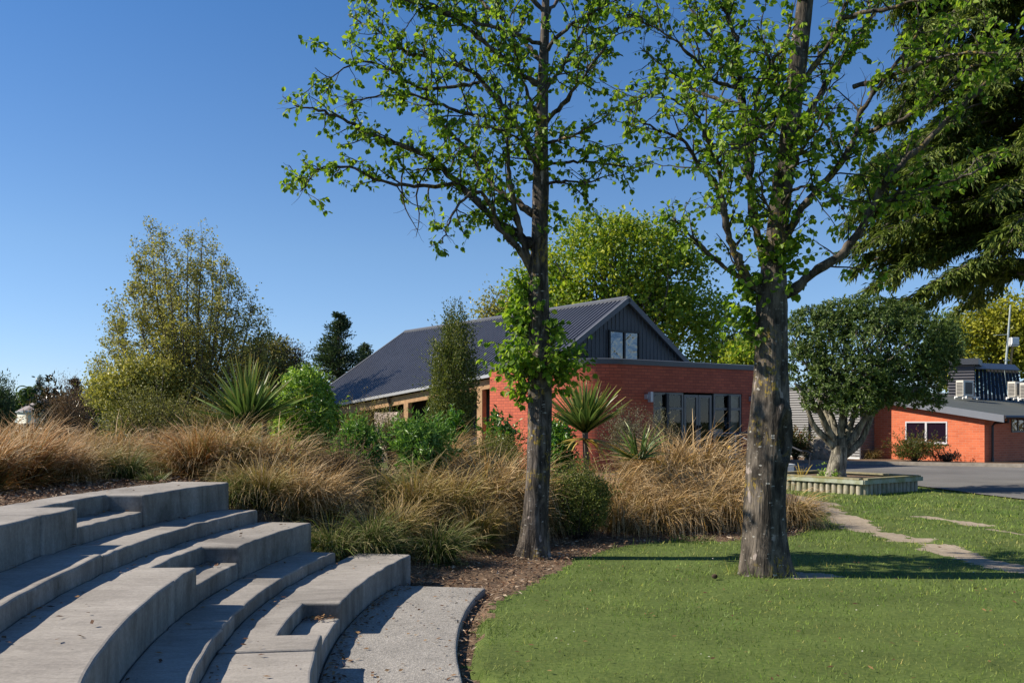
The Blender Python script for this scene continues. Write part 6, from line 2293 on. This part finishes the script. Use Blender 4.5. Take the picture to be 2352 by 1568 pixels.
TIPS = [(345, 520, 0), (372, 528, -1), (330, 565, 1), (312, 600, .5), (405, 585, 1.5), (432, 545, 0), (465, 540, -.5), (492, 575, 1), (508, 600, -1), (530, 625, .5), (552, 665, -1), (580, 690, 1), (600, 730, 0), (612, 775, -.5), (622, 830, 1),
        (300, 655, -1), (272, 700, .5), (258, 720, -1.5), (245, 790, 1), (222, 830, -.5), (208, 868, .5), (205, 900, -1), (390, 640, -2), (450, 620, 2), (360, 680, 2), (500, 680, -2), (320, 720, -2), (420, 700, -2.5), (540, 760, -2), (280, 800, -2), (250, 870, -1.5), (470, 760, -2.5), (380, 770, -2.5), (580, 800, -1.5)]
multistem("multistem_tree", "tall many stemmed tree with sparse olive spring leaves on the left", (450, 930), 45, TIPS, 91, M['olive_leaf'])
tree("olive_bush_tree", "olive brown leafy tree at the right foot of the many stemmed tree", 605, 50, [(600, 850, 0, 55, 70), (570, 830, -1, 45, 45), (630, 820, 0, 35, 45), (600, 900, 0, 70, 40)], 520, 14, .17, .11, .35, M['olive_dark'], 92, trunk_r=.16, fork_py=920, nbranch=40, surf=.3)
tree("yellow_olive_tree", "low yellow olive tree at the left foot of the many stemmed tree", 300, 42, [(300, 880, 0, 75, 50), (350, 860, 0, 50, 40), (255, 905, 0, 50, 38), (390, 890, 1, 50, 45)], 600, 14, .15, .10, .32, M['olive_leaf'], 93, trunk_r=.12, fork_py=930, nbranch=40, surf=.3)
tree("bronze_pine", "bronze brown pine behind the right of the many stemmed tree", 655, 58, [(655, 850, 0, 38, 55), (640, 810, 0, 28, 35), (680, 830, 0, 24, 30), (650, 890, 0, 45, 35)], 420, 12, .22, .06, .3, M['bronze_conifer'], 94, trunk_r=.2, fork_py=930, nbranch=50, surf=.2, up=.6)
tree("olive_bush_tree", "rounded green tree low between bronze pine and lime bush", 690, 52, [(700, 880, 0, 40, 38), (735, 900, 0, 30, 30), (665, 915, 0, 40, 28)], 300, 12, .17, .11, .32, M['far_green'], 95, trunk_r=.14, fork_py=940, nbranch=20)

def conifer(name, label, px, top, bot, half, Y, mat, seed, n=9000, L=.2, W=.07, irregular=.35):
    rg = np.random.default_rng(seed)
    b = at(px, HOR, Y)
    t = thing(name, label, "conifer", (b[0], b[1], 0))
    zt, zb = Zp(top, Y), max(.2, Zp(bot, Y))
    lv, br = Leaves(), MB()
    nb = 170
    per = n // nb
    for k in range(nb):
        f = rg.random() ** .75
        z = zb + (zt - zb) * (1 - f) if rg.random() < .9 else zb + (zt - zb) * rg.random() ** .4
        f = (zt - z) / (zt - zb)
        R = half * Y / FPX * (f ** .85) * (1 + irregular * rg.normal() * .45) + .12
        a = rg.uniform(0, 2 * math.pi)
        d = np.array([math.cos(a), math.sin(a), rg.uniform(.0, .4)])
        p0 = np.array([b[0], b[1], z])
        e = p0 + d * R
        br.tube([p0, p0 * .5 + e * .5 + [0, 0, -.05], e], [.04, .025, .008], 4, cap=False)
        s = rg.random(per) ** .7
        P = p0 + (e - p0) * s[:, None] + rg.normal(0, .07 + .075 * R, (per, 3)) * [1, 1, .8]
        D = unit(d + rdir(rg, per) * .8 + [0, 0, .35])
        ls = L * rg.uniform(.6, 1.2, per)
        lv.add(P, D, unit(rdir(rg, per) + [0, 0, .6]), ls, ls * W / L)
    lv.build("crown", mat, t, rg, 'diamond')
    br.tube([(b[0], b[1], -.1), (b[0], b[1], zb), (b[0], b[1], zt)], [.2, .16, .02], 8)
    br.build("trunk", M['bark_far'], t)
    return t
conifer("cypress_tree", "dark pointed cypress just left of the barn roof", 778, 722, 930, 78, 54, M['dark_conifer'], 101, 11000)
conifer("cypress_tree", "dark conifer tip behind the edge of the barn roof", 838, 790, 930, 40, 60, M['dark_conifer'], 102, 4000)
conifer("small_pine", "small dark pine on the skyline right of the dry shrub", 214, 880, 960, 24, 75, M['dark_conifer'], 103, 2600)
conifer("small_pine", "purple brown pine behind the dry shrub", 172, 868, 960, 34, 70, M['bronze_conifer'], 104, 3800, irregular=.6)
conifer("small_pine", "thin dark conifer tip right of the palm", 92, 864, 950, 20, 100, M['dark_conifer'], 105, 1600)
tree("small_green_tree", "green tree low on the skyline, right of the house", 258, 72, [(245, 925, 0, 30, 28), (270, 915, 0, 25, 28), (225, 945, 0, 25, 18)], 300, 10, .22, .14, .35, M['far_green'], 106, trunk_r=.14, fork_py=950, nbranch=16)
tree("small_green_tree", "yellow green tree behind the dark conifer at the left edge", 28, 100, [(28, 930, 0, 26, 18), (10, 922, 0, 24, 22), (48, 938, 0, 20, 14)], 240, 10, .28, .18, .45, M['far_green'], 107, trunk_r=.14, fork_py=955, nbranch=16)

# date palm behind the house
rg = np.random.default_rng(111)
pc2 = at(70, 898, 98)
pm = thing("date_palm", "feathery date palm rising behind the house roof", "palm", (pc2[0], pc2[1], 0))
mb = MB(); mb.tube([(pc2[0], pc2[1], 0), (pc2[0], pc2[1], pc2[2] * .5), tuple(pc2 - [0, 0, .2])], [.4, .36, .42], 10); mb.build("trunk", M['bark_far'], pm)
for k in range(46):
    a = rg.uniform(0, 2 * math.pi); e0 = rg.uniform(-.25, 1.35)
    Lf = rg.uniform(1.5, 2.0)
    pts = [pc2.copy()]; el = e0
    for i in range(8):
        el -= .17 + .05 * i * (.6 if e0 > .8 else 1)
        pts.append(pts[-1] + np.array([math.cos(a) * math.cos(el), math.sin(a) * math.cos(el), math.sin(el)]) * Lf / 8)
    pts = np.array(pts)
    mb = MB(); mb.tube(pts, np.linspace(.03, .008, 9), 4, cap=False, rnd=.3)
    t_ = rg.uniform(.8, 8, 120); i = np.minimum(t_.astype(int), 7)
    P = pts[i] + (pts[i + 1] - pts[i]) * (t_ - i)[:, None]
    T = unit(pts[i + 1] - pts[i])
    sd = np.where(rg.random(120) < .5, 1, -1)[:, None] * unit(np.cross(T, [0, 0, 1]))
    V, F, kk = leaf_mesh(P, unit(T * .7 + sd * .8 + [0, 0, -.25]), np.tile([0, 0, 1.0], (120, 1)), .34, .05)
    mb.add(V, F, rnd=np.repeat(rg.random(120), kk))
    mb.build("frond", M['far_green'], pm)

# round evergreen in the planter
rg = np.random.default_rng(121)
yE = 24.9
tb_ = at(1922, 1090, yE)
ev_ = thing("round_evergreen", "round headed glossy evergreen growing out of the log planter", "tree", (tb_[0], tb_[1], HP - .07))
blobs = [(2000, 800, 0, 165, 95), (1880, 770, -.2, 78, 70), (2105, 790, -.1, 88, 78), (1990, 730, .1, 115, 42), (1850, 840, -.3, 52, 62), (1955, 865, -.7, 95, 55), (2080, 872, -.5, 85, 50), (2150, 830, 0, 48, 55), (1905, 905, -.4, 70, 36), (1985, 915, -.6, 60, 34), (2110, 905, -.1, 62, 26), (2180, 810, .2, 24, 34), (1850, 740, 0, 40, 34), (1960, 930, -.8, 60, 28), (2035, 905, -.7, 60, 34), (1975, 705, 0, 90, 24), (1870, 925, -.3, 34, 20), (2130, 925, 0, 40, 16), (1930, 720, 0, 60, 36), (2060, 735, 0, 70, 42)]
P, D, N = [], [], []
tot = sum(b[3] * b[4] for b in blobs)
cs_ = []
for px, py, dd, rx, rz in blobs:
    c = at(px, py, yE + dd); r = np.array([rx, rx * .95, rz]) * yE / FPX
    k = int(5200 * rx * rz / tot)
    d = rdir(rg, k)
    P0 = c + d * r * (.55 + .45 * rg.random((k, 1)) ** .4)
    cs_.append(P0)
    m = 9
    ax = unit(np.repeat(d, m, 0) + [0, -.1, .35])
    Q0 = np.repeat(P0, m, 0)
    dd_ = unit(ax * rg.uniform(.1, .7, (len(Q0), 1)) + rdir(rg, len(Q0)) * .9)
    P.append(Q0 + dd_ * .01); D.append(dd_); N.append(unit(ax + rdir(rg, len(Q0)) * .35))
P, D, N = map(np.vstack, (P, D, N))
s = .098 * rg.uniform(.65, 1.2, len(P))
V, F, kk = leaf_mesh(P, D, N, s, s * .44, 'diamond', .15, .1)
build("crown", V, F, M['ever_leaf'], ev_, attrs={'rnd': np.repeat(rg.random(len(P)), kk)})
fk = at(1928, 1030, yE)
mb = MB()
tp = catmull([(tb_[0] - .02, tb_[1], HP - .2), tuple(at(1921, 1085, yE)), tuple(at(1926, 1055, yE)), tuple(fk), tuple(at(1925, 1005, yE))], .04)
V, F = trunk_mesh(tp, np.interp(np.linspace(0, 1, len(tp)), [0, .25, .6, 1], [.33, .23, .20, .19]), 36, 3.3, .15, 5)
build("trunk", V, F, M['bark_grey'], ev_, smooth=True)
for k, (l, dy) in enumerate((([(1920, 1030), (1890, 1000), (1868, 975), (1855, 940), (1840, 900)], -.2), ([(1924, 1020), (1900, 985), (1880, 940), (1850, 905), (1825, 880)], -.6), ([(1926, 1020), (1915, 970), (1900, 930), (1890, 880)], .4),
                            ([(1930, 1020), (1932, 970), (1940, 930), (1950, 870)], -.4), ([(1934, 1020), (1950, 985), (1965, 940), (1985, 880)], .4), ([(1938, 1030), (1965, 1000), (1990, 955), (2030, 920), (2080, 890)], -.3),
                            ([(1940, 1045), (1975, 1015), (1995, 975), (2010, 940), (2060, 905)], .3), ([(1928, 1015), (1938, 980), (1942, 950), (1960, 900)], .8), ([(1924, 1025), (1908, 1000), (1902, 960), (1870, 900)], .9), ([(1936, 1025), (1975, 975), (2040, 925), (2130, 905)], .2))):
    pts = catmull(limb3d(l, yE, dy), .08)
    mb = MB(); mb.tube(pts, np.linspace(.11 if k < 8 else .08, .03, len(pts)), 8); mb.build("limb", M['bark_grey'], ev_, smooth=True)
mb = MB(); cs_ = np.vstack(cs_)
for k in range(90):
    e = cs_[rg.integers(len(cs_))]
    s0_ = at(rg.uniform(1880, 2040), rg.uniform(870, 930), yE + rg.uniform(-.4, .6))
    mb.tube([s0_, (s0_ + e) / 2 + rg.normal(0, .08, 3), e], [.03, .02, .008], 5, cap=False)
mb.build("branches", M['bark_grey'], ev_)

# cedar at the right
rg = np.random.default_rng(131)
yC = 27.5
cx_ = (2440 - 1176) / FPX * yC
ced = thing("cedar_tree", "huge dark cedar with layered drooping boughs at the photo's right edge", "tree", (cx_, yC, 0))
mb = MB(); mb.tube([(cx_, yC, -.1), (cx_, yC, 4), (cx_ + .2, yC, 10), (cx_ + .3, yC, 17)], [.75, .6, .42, .12], 14); mb.build("trunk", M['bark_far'], ced, smooth=True)
lv, br = Leaves(), MB()
nbough = 150
for k in range(nbough):
    z = rg.uniform(5.6, 16.0)
    a = rg.uniform(math.pi * .55, math.pi * 1.75)
    R = rg.uniform(4.3, 6.3) * (1 - .035 * max(0, z - 10)) * (1.0 if z > 6.3 else .85)
    R *= (1.0 if math.cos(a) < -.3 else .8)
    rise = rg.uniform(-.05, .25)
    nn_ = 12
    pts = []
    p = np.array([cx_, yC, z]); 
    for i in range(nn_ + 1):
        s = i / nn_
        pts.append(p + np.array([math.cos(a) * R * s, math.sin(a) * R * s, R * (rise * s - .34 * s ** 2.2)]))
    pts = np.array(pts) + rg.normal(0, .04, (nn_ + 1, 3))
    br.tube(pts, np.linspace(.075, .012, nn_ + 1), 5, cap=False)
    Tt = unit(np.gradient(pts, axis=0))
    for q_ in range(52):
        f = rg.uniform(.22, 1.0)
        i = int(f * nn_)
        sd = unit(np.cross(Tt[i], [0, 0, 1])) * (1 if rg.random() < .5 else -1)
        L_ = rg.uniform(.35, 1.25) * (1.1 - .45 * f)
        d = unit(Tt[i] * .75 + sd * rg.uniform(.4, 1.0) + [0, 0, rg.uniform(-.15, .12)])
        m = 9
        t_ = np.linspace(.1, 1, m)
        Q0 = pts[i] + d * (t_ * L_)[:, None] + np.array([0, 0, -.22]) * (t_ ** 2 * L_)[:, None]
        br.tube([pts[i], Q0[4], Q0[-1]], [.012, .009, .005], 3, cap=False)
        Q = np.repeat(Q0, 3, 0) + rg.normal(0, .05, (m * 3, 3))
        D = unit(d * .7 + rdir(rg, m * 3) * .55 + [0, 0, -.3])
        s = rg.uniform(.12, .30, m * 3)
        lv.add(Q, D, unit(rdir(rg, m * 3) * .5 + [0, 0, 1]), s, s * .27)
br.build("boughs", M['bark_far'], ced)
lv.build("crown", M['cedar_leaf'], ced, rg, 'diamond', fold=.1, curl=.15)

# far-off woods along the horizon
rg = np.random.default_rng(141)
lv = Leaves()
for k in range(1500):
    x = rg.uniform(-75, 75); y = rg.uniform(125, 150)
    h = 2.2 + 2.0 * abs(noise.noise(Vector((x * .11, 0, 3)))) + .9 * noise.noise(Vector((x * .5, 2, 3)))
    m = 9
    P = np.array([x, y, rg.uniform(.2, h)]) + rg.normal(0, .5, (m, 3)) * [1, 1, .6]
    lv.add(P, rdir(rg, m), unit(rdir(rg, m) + [0, -.5, .5]), np.full(m, .8), np.full(m, .55))
o = lv.build("treeline", M['far_green'], None, rg, 'diamond')
tag(o, kind='stuff')
